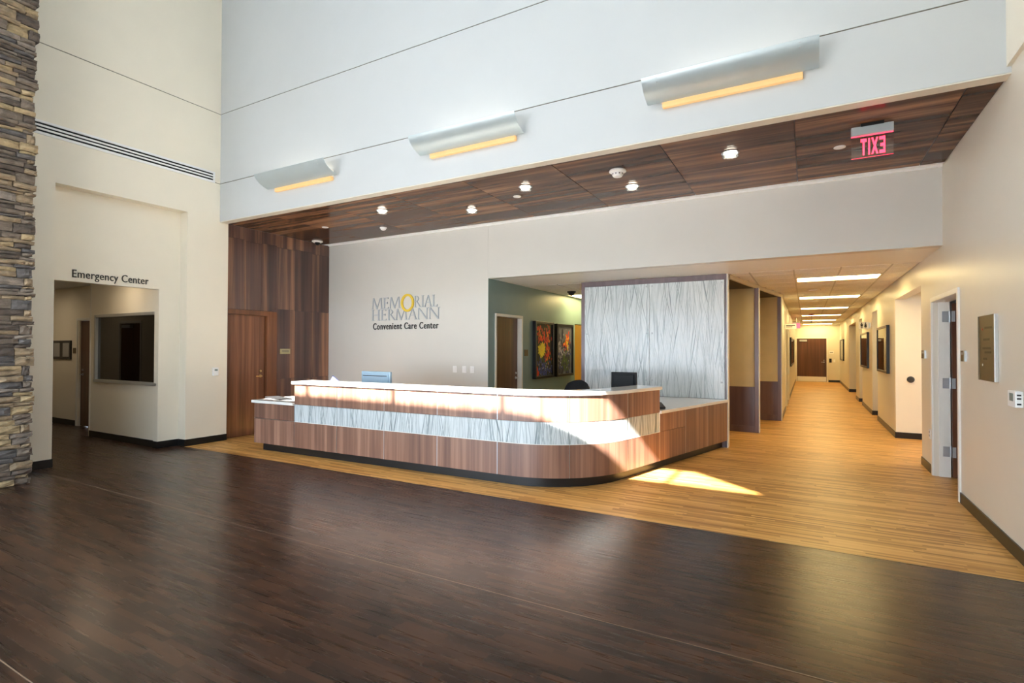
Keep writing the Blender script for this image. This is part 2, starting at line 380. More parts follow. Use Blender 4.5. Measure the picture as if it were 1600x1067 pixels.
MB().lathe([(.11, 0), (.11, .02), (.085, .02), (.08, .0), (.11, 0)], (-13.2, 4.0, 2.73), caps=False).build('trim_ring', 'trim_white', cl2, smooth=True)
MB().lathe([(.079, .004), (.079, .012)], (-13.2, 4.0, 2.73)).build('lens', 'lamp_spot', cl2)

# ------------------------------------------------------------------ upper front wall (header) and atrium shell
h = MB()
for a, b_ in ((ZC, 4.28), (4.292, 5.444), (5.456, ZTOP)): h.box(XL, XR, YH, YH+.12, a, b_)
st(h.build('wall_front', 'paint_white'), 'tall white upper wall above the reception desk')
st(box('trim_4', XL, XR, YH+.006, YH+.11, 4.28, 4.292, 'reveal_dark')); st(box('trim_5', XL, XR, YH+.006, YH+.11, 5.444, 5.456, 'reveal_dark'))
st(box('trim_6', XL, XR, YH+.002, YH+.13, ZC-.012, ZC-.001, 'paint_tan'), 'tan strip along the underside of the upper wall')
st(box('ceiling_lobby', XL-.35, XR+.3, YS-.3, YH+.12, ZTOP, ZTOP+.15, 'paint_white'))
# south wall with storefront and clerestory
zs, zt = 5.175+TAN*2.5, 5.77+TAN*2.6
s_ = MB()
s_.box(XL-.35, -8.3, YS-.1, YS, 0, ZTOP).box(1.1, XR+.3, YS-.1, YS, 0, ZTOP).box(-8.3, 1.1, YS-.1, YS, 2.9, zs).box(-1.2, 1.1, YS-.1, YS, .1, 2.9).box(-8.3, 1.1, YS-.1, YS, zt, ZTOP)
s_.box(-8.3, -7.68, YS-.1, YS, zs, zt)
s_.prism([(-.31, zs), (1.1, zs), (1.1, zt), (-1.24, zt)], YS-.1, YS, 'y')
s_.box(-8.3, 1.1, YS-.1, YS, 0, .1)
st(s_.build('wall_south', 'paint_cream'))
mz = MB()
for x in (-6.21, -4.63, -3.03, -1.42): mz.box(x-.032, x+.032, YS-.09, YS-.01, zs, zt)
st(mz.build('window_2', 'aluminium'), 'clerestory window mullions behind the viewer')
mz = MB()
for x in (-7.1, -5.9, -4.7, -3.5, -2.3): mz.box(x-.03, x+.03, YS-.09, YS-.01, .1, 2.9)
mz.box(-8.3, -1.2, YS-.09, YS-.01, 2.2, 2.26)
st(mz.build('window_3', 'aluminium'), 'entrance storefront mullions behind the viewer')
st(box('sun_block_slab', -14, 7, -8.5, YS-.1, 4.8, 5.0, 'paint_white'))  # unseen slab added to keep direct sun out of the storefront
st(box('ground', -30, 25, -40, YS-.1, -.2, -.02, 'concrete'))
# right wall
e = MB()
e.box(XR, XR+.15, YS, 6.98, 0, 3.7).box(XR, XR+.15, 6.98, 8.24, 2.134, 3.7).box(XR, XR+.15, 8.24, 9.0, 0, 3.7)
e.box(XR, XR+.15, 9.0, 11.55, 2.43, 3.7)
cuts = [(11.55, 14.1), (15.15, 17.75), (18.75, 19.9), (22.95, YEND)]
for a, b_ in cuts: e.box(XR, XR+.15, a, b_, 0, 2.95)
for a, b_ in ((14.1, 15.15), (17.75, 18.75), (19.9, 22.95)): e.box(XR, XR+.15, a, b_, 2.43, 2.95)
st(e.build('wall_right', 'paint_tan'), 'tan wall on the right running down the corridor')
e = MB().box(XR-.03, XR+.3, YS, -1.8, 3.7, ZTOP).box(XR-.03, XR+.3, 1.9, YH, 3.7, ZTOP).box(XR-.03, XR+.3, -1.8, 1.9, 3.7, 5.9).box(XR-.03, XR+.3, -1.8, 1.9, 7.2, ZTOP)  # the gap is an unseen opening added to brighten the lobby
st(e.build('wall_right_upper', 'paint_cream'), 'cream upper wall overhanging the right wall')
b = MB()
for a, b_ in ((YS, 6.92), (8.3, 9.0), (11.42, 14.1), (15.15, 17.75), (18.75, 19.9), (22.95, YEND)): b.box(XR-.012, XR, a, b_, 0, .105)
b.box(XR-.012, 3.6, 11.408, 11.42, 0, .105)
for y in (15.15, 18.75, 22.95): b.box(XR-.012, XR+.6, y-.012, y, 0, .105)
st(b.build('baseboard_right', 'base_black'), 'black rubber base along the right wall')
# side passage behind the wide opening
e = MB().box(XR+.0, 3.7, 11.42, 11.55, 0, 2.43).box(XR+.15, 3.7, 11.42, 11.55, 2.43, 2.75).box(XR+.15, 3.7, 8.9, 9.0, 0, 2.75).box(3.6, 3.7, 8.9, 11.5, 0, 2.75)
st(e.build('wall_passage', 'paint_cream'), 'pale wall inside the wide side opening')
st(box('ceiling_passage', XR+.15, 3.7, 8.9, 11.55, 2.6, 2.7, 'paint_white'))
for i, y in enumerate((15.15, 18.75, 22.95)):
    near = (14.1, 17.75, 19.9)[i]
    e = MB().box(XR+.14, XR+.8, y, y+.1, 0, 2.75).box(XR+.14, XR+.8, near-.1, near, 0, 2.75).box(XR+.7, XR+.8, near, y, 0, 2.75).box(XR+.14, XR+.8, near-.1, y+.1, 2.75, 2.85)
    st(e.build('wall_doorway', 'paint_tan'))
    dm = st(MB().box(XR+.56, XR+.7, near, near+.06, 0, 2.2).box(XR+.56, XR+.7, y-.06, y, 0, 2.2).box(XR+.56, XR+.7, near, y, 2.14, 2.2).build('door_%d' % (7+i), 'trim_white'))
    box('door_leaf', XR+.6, XR+.66, near+.06, y-.06, .01, 2.14, 'door_brown', dm)
# near right door
d = door_frame('door_3', 'white frame of the open door beside the bronze plaque', 'x', XR, 6.92, 8.30, 2.19, -.018, .16, .055, 'trim_white')
st(MB().box(XR+.05, XR+.16, 8.215, 8.245, 0, 2.135).box(XR+.05, XR+.16, 6.975, 7.0, 0, 2.135).build('trim_7', 'trim_white'))
lf = box('door_leaf', XR+.17, XR+1.38, 8.165, 8.21, .01, 2.115, 'door_brown', d)
for i, (a, b_) in enumerate(((.25, .375), (1.08, 1.205), (1.89, 2.02))):
    hg = MB().box(XR+.085, XR+.15, 8.208, 8.2145, a, b_).tube([(XR+.158, 8.2, a-.005), (XR+.158, 8.2, b_+.005)], .009, 10).box(XR+.165, XR+.2, 8.158, 8.164, a, b_)
    for q in (.3, .7): hg.tube([(XR+.105, 8.205, a+q*(b_-a)), (XR+.105, 8.209, a+q*(b_-a))], .006, 8)
    hg.build('hinge', 'steel', d)
r = MB().box(XR+.15, 4.6, 5.6, 5.7, 0, 2.75).box(4.5, 4.6, 5.6, 8.9, 0, 2.75).box(XR+.15, 4.6, 8.8, 8.9, 0, 2.75).box(XR+.15, 4.6, 5.6, 8.9, 2.7, 2.8)
st(r.build('wall_side_room', 'paint_grey'))

# ------------------------------------------------------------------ wood ceiling with panels
ce = st(box('ceiling_wood', XW-.1, XR, YH+.12, YB-.14, ZC+.012, ZC+.1, 'booth_dark'), 'dark walnut panelled ceiling over the desk')
xs = [XR, 1.135, -.09, -1.315, -2.545, -3.775, -5.0, -6.225, -7.45, XW]
for i in range(len(xs)-1):
    x0, x1 = xs[i+1]+.005, xs[i]-.005
    for (a, b_) in ((YH+.14, 6.512), (6.516, YB-.155)):
        box('ceiling_panel', x0, x1, a, b_, ZC, ZC+.015, 'walnut_ceiling', ce)
tr = st(MB().box(XW, XR, YB-.15, YB-.115, ZC-.004, ZC+.02).box(XW, XR, YB-.03, YB, ZC-.01, ZC+.02).box(XW, XR, YB-.115, YB-.03, ZC+.03, ZC+.05).build('trim_8', 'plastic_white'), 'white slot trim where the wood ceiling meets the back wall')

# ------------------------------------------------------------------ back wall, soffit, teal wall
st(box('wall_back', XW-.1, XT-.004, YB, YB+.16, 0, ZC+.05, 'paint_greige'), 'greige back wall carrying the sign letters')
st(box('wall_back_header', XT, XR, YB, YB+.16, ZS, ZC+.05, 'paint_greige'), 'greige bulkhead over the corridor entrance')
st(box('ceiling_soffit', XT-.2, XR, YB+.16, 9.0, ZS, ZS+.1, 'paint_ceiling'), 'smooth white soffit between the bulkhead and the tile ceiling')
t_ = MB().box(XT-.16, XT, YB+.16, 7.93, 0, 2.9).box(XT-.16, XT, 7.93, 8.86, 2.134, 2.9).box(XT-.16, XT, 8.86, 11.52, 0, 2.9).box(XT-.16, XT, 11.52, 12.6, 2.13, 2.9).box(XT-.16, XT, 12.6, 14, 0, 2.9)
t_.box(XT-.004, XT, YB+.001, YB+.16, 0, ZS)
st(t_.build('wall_teal', 'paint_teal'), 'teal accent wall behind the desk')
st(MB().box(-7, -6.9, 11, 13.5, 0, 2.75).box(-7, XT-.16, 13.4, 13.5, 0, 2.75).box(-7, XT-.16, 11.0, 11.1, 0, 2.75).build('wall_workroom', 'paint_mustard'), 'mustard wall of the workroom glimpsed past the teal wall')
st(box('wall_workroom_end', XT-.16, -3.4, 14, 14.1, 0, 2.75, 'paint_tan'))
d = door_frame('door_4', 'cream frame with a brown door in the teal wall', 'x', XT, 7.885, 8.905, 2.17, -.16, .018, .05, 'trim_white')
lf = box('door_leaf', XT-.12, XT-.075, 7.94, 8.85, .01, 2.12, 'door_brown', d)
lever(lf, (XT-.075, 8.78, 1.0), (1, 0, 0), (0, -1, 0))
sg = thing('room_sign', 'small bronze room sign on the teal wall', 'sign', (XT+.005, 9.05, 1.41)); box('plate', XT, XT+.012, 8.99, 9.13, 1.41, 1.53, 'bronze', sg, .002)

# ------------------------------------------------------------------ wood-clad wall with door
ww = st(MB().box(XW-.12, XW-.02, 6.40, YB, 0, ZC).box(XW-.12, XW-.02, 5.46, 6.40, 2.2, ZC).build('wall_wood', 'booth_dark'), 'walnut panelled wall left of the back wall')
ys = [5.462, 5.80, 6.12, 6.437, 6.84, 7.25, YB-.002]
for i in range(len(ys)-1):
    rows = [(2.262+.012*(i % 2), 3.44-.02*(i % 2)), (3.444-.02*(i % 2), ZC-.002)]
    if ys[i] >= 6.43: rows += [(.004, .955+.02*(i % 2)), (.959+.02*(i % 2), 2.258+.012*(i % 2))]
    else: rows[0] = (2.22, rows[0][1])
    for a, b_ in rows: box('wood_panel', XW-.02, XW+random.uniform(-.001, .001), ys[i]+.001, ys[i+1]-.001, a, b_, 'walnut_wall', ww)
d = st(MB().box(XW-.1, XW+.022, 6.235, 6.437, 0, 2.215).box(XW-.1, XW+.022, 5.462, 6.235, 2.13, 2.215).build('door_5', 'walnut_casing', None, .003), 'walnut door and casing in the panelled wall')
lf = box('door_leaf', XW-.075, XW-.03, 5.462, 6.222, .01, 2.128, 'walnut_door', d)
lever(lf, (XW-.03, 6.135, 1.045), (1, 0, 0), (0, -1, 0), 'brass')
sg = thing('room_sign', 'pale metal room sign on the walnut wall', 'sign', (XW+.005, 6.625, 1.44)); box('plate', XW, XW+.012, 6.515, 6.735, 1.44, 1.535, 'sign_amber', sg, .002)
for z in (1.475, 1.498): box('text_line', XW+.012, XW+.0135, 6.55, 6.70, z, z+.008, 'ink', sg)

# ------------------------------------------------------------------ feature partition
fw = st(box('wall_feature', -3.53, -1.115, 8.97, 9.1, 0, 2.745, 'dark_laminate'), 'partition faced with a pale grass-pattern resin panel')
for a in ((-3.552, -3.484, 0, 2.745), (-1.125, -1.10, 0, 2.745)): box('frame_board', a[0], a[1], 8.945, 8.97, a[2], a[3], 'dark_laminate', fw)
box('frame_board', -3.484, -1.125, 8.945, 8.97, 2.662, 2.745, 'dark_laminate', fw)
box('edge_trim', -1.10, -1.082, 8.94, 9.1, 0, 2.745, 'trim_white', fw)
for a, b_ in ((-3.478, -2.322), (-2.318, -1.130)):
    rp = box('resin_panel', a, b_, 8.925, 8.938, .762, 2.652, 'resin_grass', fw, .002)
    rp['label'] = 'translucent white panel with grass strands'
    for x in (a+.045, b_-.045):
        for z in (1.022, 1.814, 2.61):
            MB().lathe([(.014, 0), (.014, -.006), (.010, -.009)], (x, 8.925, z), 'y', 14).build('standoff', 'steel', rp, smooth=True)

# ------------------------------------------------------------------ booth fins
def fin(label, xe, y):
    f_ = thing('booth_partition', label, 'partition', (xe-1.2, y+.05, 0), 'booth partitions along the corridor')
    x0 = -3.4
    box('core', x0, xe-.03, y+.012, y+.10, 0, 2.69, 'booth_laminate', f_)
    box('fabric_panel', x0, xe-.085, y, y+.012, .85, 2.69, 'fabric_tan', f_)
    box('wainscot', x0, xe-.085, y, y+.012, .125, .845, 'booth_laminate', f_)
    box('plinth', x0, xe-.085, y+.001, y+.012, 0, .12, 'booth_laminate', f_)
    box('end_post', xe-.083, xe-.016, y-.01, y+.11, 0, 2.69, 'booth_laminate', f_, .002)
    box('edge_trim', xe-.016, xe, y-.012, y+.112, 0, 2.69, 'trim_white', f_, .002)
    return f_
fin('tan fabric booth partition with dark wood wainscot nearest the desk', -.762, 10.80)
fin('tan fabric booth partition with dark wood wainscot farther down the corridor', -.468, 12.86)
def slant(y): return -1.09+.159*(y-8.95)
st(MB().prism([(slant(9.1)-.05, 9.1), (slant(9.1), 9.1), (slant(12.95), 12.95), (slant(12.95)-.05, 12.95)], 2.685, 2.75).build('trim_9', 'paint_tan'), 'tan bulkhead edge over the booth fronts')
st(box('wall_booth', -3.5, -3.4, 9.1, 14, 0, 2.75, 'paint_tan'))
st(MB().prism([(-3.4, 9.1), (slant(9.1)-.05, 9.1), (slant(12.95)-.05, 12.95), (-3.4, 12.95)], 2.69, 2.72).build('ceiling_booth', 'booth_dark'))

# ------------------------------------------------------------------ corridor
cw = MB().box(XCL-.15, XCL, 12.97, 15.2, 0, 2.8).box(XCL-.15, XCL, 15.2, 16.3, 2.15, 2.8).box(XCL-.15, XCL, 16.3, 17.2, 0, 2.8).box(XCL-.15, XCL, 17.2, 18.3, 2.15, 2.8).box(XCL-.15, XCL, 18.3, YEND, 0, 2.8)
st(cw.build('wall_corridor_left', 'paint_tan'), 'tan left wall of the corridor')
for i, (a, b_) in enumerate(((15.2, 16.3), (17.2, 18.3))):
    d = door_frame('door_%d' % (10+i), 'white door frame in the left corridor wall', 'x', XCL, a-.05, b_+.05, 2.2, -.15, .02, .06, 'trim_white')
    box('door_leaf', XCL-.1, XCL-.05, a, b_, .01, 2.14, 'door_brown', d)
st(box('wall_end', XCL-.2, XR+.2, YEND, YEND+.15, 0, 2.8, 'paint_tan'), 'end wall of the corridor')
b = MB()
for a, b_ in ((12.97, 15.15), (16.35, 17.15), (18.35, YEND)): b.box(XCL, XCL+.012, a, b_, 0, .105)
b.box(XCL, -.48+.02, YEND-.012, YEND, 0, .105).box(.9, XR, YEND-.012, YEND, 0, .105)
st(b.build('baseboard_corridor', 'base_black'), 'black rubber base in the corridor')
d = door_frame('door_6', 'dark brown door at the far end of the corridor', 'y', YEND, -.47, .88, 2.13, -.02, .1, .055, 'trim_white')
lf = box('door_leaf', -.415, .825, YEND-.008, YEND+.0, .01, 2.075, 'door_brown', d)
part_label(box('kick_plate', -.40, .81, YEND-.012, YEND-.008, .02, .25, 'steel_bright', lf), 'shiny steel kick plate')
box('door_closer', -.30, .02, YEND-.06, YEND-.008, 1.93, 2.02, 'steel', lf, .005)
lever(lf, (.72, YEND, .95), (0, -1, 0), (-1, 0, 0))
sg = thing('room_sign', 'pale room sign beside the far corridor door', 'sign', (1.02, YEND-.005, 1.35)); box('plate', .93, 1.12, YEND-.012, YEND, 1.35, 1.48, 'plastic_white', sg); box('text_line', .96, 1.09, YEND-.014, YEND-.012, 1.40, 1.43, 'ink', sg)
sw = thing('card_reader', 'black card reader beside the far corridor door', 'card reader', (.98, YEND-.02, .93)); box('body', .93, 1.03, YEND-.03, YEND, .93, 1.12, 'plastic_black', sw, .006)
sw = thing('light_switch', 'white wall switch beside the far card reader', 'switch', (1.14, YEND-.01, .95)); box('plate', 1.10, 1.18, YEND-.012, YEND, .95, 1.08, 'plastic_white', sw, .002); box('rocker', 1.122, 1.158, YEND-.018, YEND-.012, .985, 1.045, 'plastic_white', sw)

# tile ceiling
ct = st(box('ceiling_corridor', -1.2, XR, 9.0, YEND, 2.785, 2.85, 'paint_white'), 'white acoustic tile ceiling of the corridor')
LY = [10.02+3.66*k for k in range(6)]
gx = [-1.385, -.775, -.165, .445, 1.055, XR]; ys_ = [9.0]; y = 9.41
while y < YEND: ys_.append(y); y += .61
ys_.append(YEND)
lightrows = set()
for ly in LY:
    k = min(range(len(ys_)-1), key=lambda i: abs(ys_[i]-ly)); lightrows.add(k)
for j in range(len(ys_)-1):
    y0, y1 = ys_[j]+.012, ys_[j+1]-.012
    if y1-y0 < .05: continue
    for i in range(len(gx)-1):
        if j in lightrows and i in (2, 3): continue
        x0, x1 = gx[i]+.012, gx[i+1]-.012
        lo = slant((y0+y1)/2) if y1 < 12.95 else XCL
        if x1 < lo+.05: continue
        x0 = max(x0, lo)
        box('ceiling_tile', x0, x1, y0, y1, 2.744, 2.76, 'tile_white', ct)
for i, x in enumerate(gx[1:-1]):
    ya = 9.0 if i else 11.0
    if i == 0: 
        ya, yb_ = 9.0, 10.9
    else: yb_ = YEND
    box('grid_bar', x-.012, x+.012, ya, yb_, 2.750, 2.765, 'metal_trim', ct)
for yv in ys_[1:-1]:
    lo = slant(yv) if yv < 12.95 else XCL
    box('grid_bar', lo, XR, yv-.012, yv+.012, 2.750, 2.765, 'metal_trim', ct)
names = ['nearest', 'second', 'third', 'fourth', 'fifth', 'farthest']
for k, j in enumerate(sorted(lightrows)):
    y0, y1 = ys_[j]+.01, ys_[j+1]-.01
    lt = thing('ceiling_light', '%s linear ceiling light along the corridor' % names[min(k, 5)], 'light', (.445, (y0+y1)/2, 2.72), 'corridor ceiling lights')
    MB().box(-.155, 1.045, y0, y0+.03, 2.735, 2.78).box(-.155, 1.045, y1-.03, y1, 2.735, 2.78).box(-.155, -.135, y0, y1, 2.735, 2.78).box(1.025, 1.045, y0, y1, 2.735, 2.78).build('frame', 'trim_white', lt)
    box('diffuser', -.135, 1.025, y0+.03, y1-.03, 2.745, 2.765, 'lamp_warm', lt)
for nm, cat, lab, x, y, z in (('ceiling_speaker', 'speaker', 'round white speaker in the corridor ceiling', .147, 12.2, 2.743), ('smoke_detector', 'smoke detector', 'small white smoke detector in the corridor ceiling', .15, 14.9, 2.743)):
    o = thing(nm, lab, cat, (x, y, z))
    MB().lathe([(.11, 0), (.10, -.02), (.06, -.028)], (x, y, z)).build('body', 'plastic_white', o, smooth=True)
    MB().lathe([(.05, -.027), (.03, -.036)], (x, y, z)).build('cover', 'plastic_white', o, smooth=True)
o = thing('alarm_beacon', 'dark red alarm beacon hanging from the corridor ceiling', 'alarm', (.15, 20.5, 2.70))
MB().lathe([(.09, .05), (.09, .03), (.03, 0)], (.15, 20.5, 2.70)).build('base', 'red_bulb', o, smooth=True); MB().tube([(.15, 20.5, 2.70), (.15, 20.5, 2.45)], .012).build('stem', 'paper_grey', o)
# office side ceiling behind the desk
co = st(box('ceiling_office', XT, -1.2, 9.0, 14, 2.80, 2.85, 'paint_white'), 'tile ceiling above the work area behind the desk')
for i in range(2):
    for j in range(7):
        x0 = XT+.08+.61*i; y0 = 9.02+.61*j
        if (i, j) in ((0, 3), (0, 4)): continue
        box('ceiling_tile', x0, x0+.59, y0, y0+.59, 2.744, 2.76, 'tile_white', co)
box('ceiling_tile', XT, XT+.07, 9.02, 14, 2.744, 2.76, 'tile_white', co)
lt = thing('ceiling_light', 'recessed ceiling light above the teal wall artwork', 'light', (XT+.38, 11.46, 2.73))
MB().box(XT+.08, XT+.11, 10.86, 12.06, 2.735, 2.78).box(XT+.65, XT+.68, 10.86, 12.06, 2.735, 2.78).box(XT+.11, XT+.65, 10.86, 10.89, 2.735, 2.78).box(XT+.11, XT+.65, 12.03, 12.06, 2.735, 2.78).build('frame', 'trim_white', lt)
box('diffuser', XT+.11, XT+.65, 10.89, 12.03, 2.745, 2.765, 'lamp_warm', lt)
o = thing('dome_camera', 'small black dome camera on the work area ceiling', 'camera', (-4.27, 10.2, 2.65))
MB().lathe([(.09, .09), (.09, .07), (.07, .06)], (-4.27, 10.2, 2.65)).build('base', 'plastic_black', o, smooth=True)
MB().lathe([(.065, .06), (.06, .03), (.04, .01), (.01, 0)], (-4.27, 10.2, 2.65)).build('dome', 'plastic_black', o, smooth=True)
# side passage and workroom lights
for nm, lab, x, y, z in (('ceiling_light', 'square ceiling light inside the wide side opening', 2.6, 10.0, 2.585), ('ceiling_light', 'square ceiling light inside the mustard workroom', -5.6, 12.3, 2.70)):
    lt = thing(nm, lab, 'light', (x, y, z))
    MB().box(x-.3, x-.27, y-.3, y+.3, z, z+.02).box(x+.27, x+.3, y-.3, y+.3, z, z+.02).box(x-.27, x+.27, y-.3, y-.27, z, z+.02).box(x-.27, x+.27, y+.27, y+.3, z, z+.02).build('frame', 'trim_white', lt)
    box('diffuser', x-.27, x+.27, y-.27, y+.27, z+.004, z+.016, 'lamp_warm' if x < 0 else 'lamp_neutral', lt)
st(box('ceiling_workroom', -7, XT-.16, 11, 13.5, 2.75, 2.85, 'paint_white'))

o_ = MB().box(-15.4, -15.2, 2.4, 30, 0, 3.9).box(5.0, 5.1, 5.2, 30, 0, 3.9).box(-15.4, 5.1, 30, 30.1, 0, 3.9).box(-15.4, -8.9, 2.4, 2.5, 0, 3.9).box(1.6, 5.1, 5.1, 5.2, 0, 3.9)
o_.box(-15.4, 5.1, YH+.12, 30.1, 3.8, 3.9).box(-15.4, XL-.35, 2.4, YH+.12, 3.8, 3.9)
st(o_.build('leak_seal_shell', 'concrete'))  # unseen shell added to stop sky light leaking in behind the rooms

# ------------------------------------------------------------------ stone column
col = thing('stone_column', 'stacked ledgestone column of tan and grey stones at the left edge', 'column', (-8.1, 2.2, 0))
XS, YE = -7.745, 2.62
box('core', XL, XS-.05, 1.5, YE-.04, 0, ZTOP, 'mortar', col)
def stone(y0, y1, z0, z1, corner):
    m = MB(); ny, nz = 4, 3; pr = random.uniform(-.012, .022); tilt = random.uniform(-.006, .006)
    yend = y1+(random.uniform(-.02, .022) if corner else 0)
    vs = []; fs = []
    for j in range(nz+1):
        for i in range(ny+1):
            ed = (i in (0, ny)) or (j in (0, nz))
            vs.append((XS+pr-(random.uniform(.008, .018) if ed else random.uniform(-.009, .006)), y0+(yend-y0)*i/ny+(random.uniform(-.004, .004) if i in (0, ny) else 0), z0+(z1-z0)*j/nz+tilt*(i-2)/2+random.uniform(-.003, .003)))
    for j in range(nz):
        for i in range(ny): a = j*(ny+1)+i; fs.append((a, a+1, a+ny+2, a+ny+1))
    # sides back to the core
    ring = [i for i in range(ny+1)]+[(j+1)*(ny+1)-1 for j in range(1, nz+1)]+[nz*(ny+1)+i for i in range(ny-1, -1, -1)]+[j*(ny+1) for j in range(nz-1, 0, -1)]
    n0 = len(vs); back = XS-(.16 if corner else .07)
    for r_ in ring: vs.append((back, vs[r_][1], vs[r_][2]))
    for k in range(len(ring)): fs.append((ring[k], ring[(k+1) % len(ring)], n0+(k+1) % len(ring), n0+k))
    m.add(vs, fs)
    m.build('stone', 'stone%d' % random.choice((0, 0, 1, 1, 1, 2, 3, 4, 4, 5)), col)
z = 0.0
while z < 6.0:
    hh = random.choice((.035, .045, .055, .06, .07, .09, .11)); y1 = YE; first = True
    while y1 > 2.12:
        wd = random.uniform(.07, .2) if first else random.uniform(.16, .42)
        y0 = max(y1-wd, 2.05)
        if not first and hh > .095 and random.random() < .5:
            zm = z+hh*random.uniform(.4, .6); stone(y0+.003, y1-.003, z+.003, zm-.002, False); stone(y0+.003, y1-.003, zm+.002, z+hh-.003, False)
        else: stone(y0+.003, y1-(0 if first else .003), z+.003, z+hh-.003, first)
        y1 = y0; first = False
    z += hh

# ------------------------------------------------------------------ reception desk
U0 = Vector((1, .018)).normalized(); V0 = Vector((.27, 1)).normalized()
P0 = Vector((-7.352, 5.14)); Q = Vector((-1.857, 6.088)); RAD = 1.15
den = U0.x*V0.y-U0.y*V0.x
tt = ((Q-P0).x*V0.y-(Q-P0).y*V0.x)/den; CR = P0+U0*tt
ang = math.acos(U0.dot(V0)); T = RAD*math.tan(ang/2)
A = CR-U0*T; B = CR+V0*T; CEN = A+Vector((-U0.y, U0.x))*RAD
s1 = (A-P0).length; s2 = s1+RAD*ang
def path(s, off=0.0):
    if s <= s1: p = P0+U0*s; n = Vector((-U0.y, U0.x))
    elif s <= s2:
        a = math.atan2(U0.y, U0.x)-math.pi/2+(s-s1)/RAD
        p = CEN+Vector((math.cos(a), math.sin(a)))*RAD; n = (CEN-p).normalized()
    else: p = B+V0*(s-s2); n = Vector((-V0.y, V0.x))
    return p+n*off
def sY(y): return s2+(y-B.y)/V0.y
def strip_mb(sa, sb, z0, z1, o0, o1, m=None):
    m = m or MB()
    cuts_ = [sa]; k = sa
    step = .06
    while True:
        if k < s1-1e-4: nk = min(s1, sb)
        elif k < s2-1e-4: nk = min(k+step, s2, sb)
        else: nk = sb
        cuts_.append(nk); k = nk
        if k >= sb-1e-4: break
    vs = []; fs = []
    for c in cuts_:
        a, b_ = path(c, o0), path(c, o1)
        vs += [(a.x, a.y, z0), (b_.x, b_.y, z0), (b_.x, b_.y, z1), (a.x, a.y, z1)]
    n = len(cuts_)
    for i in range(n-1):
        for q in range(4): fs.append((4*i+q, 4*i+(q+1) % 4, 4*i+4+(q+1) % 4, 4*i+4+q))
    fs += [(3, 2, 1, 0), (4*n-4, 4*n-3, 4*n-2, 4*n-1)]
    return m.add(vs, fs)
sstep = (Vector((-6.469, 5.156))-P0).length
PW = .8435
smid = [sstep+PW*k for k in range(7)]
sE = sY(6.861)
smid = [s for s in smid if s < sE-.2]+[sE]
sright = [sE, sY(7.556), sY(8.237), sY(8.915)]
desk = thing('reception_desk', 'curved walnut reception desk with a pale grass-pattern band', 'desk', (-4, 5.6, 0))
part_label(strip_mb(.10, sright[-1], 0, .115, .085, .11).build('toe_kick', 'kick_black', desk, smooth=True), 'black recessed toe kick')
core = MB(); strip_mb(sstep+.02, sE-.02, .115, 1.03, .022, .12, core); strip_mb(.02, sstep+.02, .115, .72, .022, .12, core); strip_mb(sE-.02, sright[-1], .115, .72, .022, .12, core)
core.build('body', 'dark_laminate', desk)
def panel(a, b_, z0, z1, nm='panel', mat='desk_wood', o=0.0): return strip_mb(a+.002, b_-.002, z0+.002, z1-.002, o, .022).build(nm, mat, desk, smooth=True)
for a, b_ in zip(smid[:-1], smid[1:]):
    panel(a, b_, .115, .487); panel(a, b_, .735, 1.03)
    part_label(panel(a, b_, .487, .735, 'accent_band', 'resin_grass', .006), 'pale resin band with grass strands')
panel(0, sstep, .115, .487); panel(0, sstep, .487, .72)
for i, (a, b_) in enumerate(zip(sright[:-1], sright[1:])):
    if i == 0: panel(a, b_, .115, .487); panel(a, b_, .487, .72)
    else: panel(a, b_, .115, .72)
for s in smid[1:-1]:
    for z0, z1 in ((.117, .485), (.737, 1.028)): strip_mb(s-.003, s+.003, z0, z1, -.0015, .004).build('trim_strip', 'aluminium', desk)
strip_mb(sstep-.003, sstep+.003, .117, .72, -.0015, .004).build('trim_strip', 'aluminium', desk)
strip_mb(0.0, sstep, .484, .490, -.0015, .004).build('trim_strip', 'aluminium', desk)
strip_mb(sE-.004, sE+.004, .487, .735, -.0015, .01).build('trim_strip', 'trim_white', desk)
for s in sright[1:-1]+[sE]: strip_mb(s-.002, s+.002, .117, .485 if s == sE else .718, -.001, .004).build('trim_strip', 'metal_trim', desk)
strip_mb(smid[0], sE, .484, .4895, -.002, .006).build('trim_strip', 'trim_white', desk)
# end panels
strip_mb(-.0, .02, .115, .72, 0, .70).build('end_panel', 'desk_wood', desk)
tc = tag(strip_mb(sstep-.035, sE+.012, 1.03, 1.07, -.03, .34).build('transaction_counter', 'solid_white', None, .003, smooth=True), 'raised white counter top following the curved desk front', 'counter top')
tl = tag(strip_mb(-.035, sstep-.001, .72, .76, -.03, .72).build('counter_top', 'solid_white', None, .003), 'lower white counter top at the left end of the desk', 'counter top')
e0, e1, e2 = path(sE+.001, -.025), path(sY(8.915), -.025), path(sE+.001, .78)
tr_ = tag(MB().prism([(e0.x, e0.y), (e1.x, 8.918), (-2.55, 8.918), (-2.55, e2.y+.15), (e2.x, e2.y)], .72, .76).build('counter_top', 'solid_white', None, .003), 'lower white counter top running back to the resin partition', 'counter top')
ti = tag(strip_mb(sstep+.002, sE, .715, .745, .125, .76).build('work_surface', 'solid_white', None, .002, smooth=True), 'white work surface tucked behind the raised counter', 'counter top')
for s in (sstep+.3, sstep+1.9, sstep+3.5, s2+.3): strip_mb(s, s+.03, 0, .713, .13, .72).build('support', 'dark_laminate', desk)

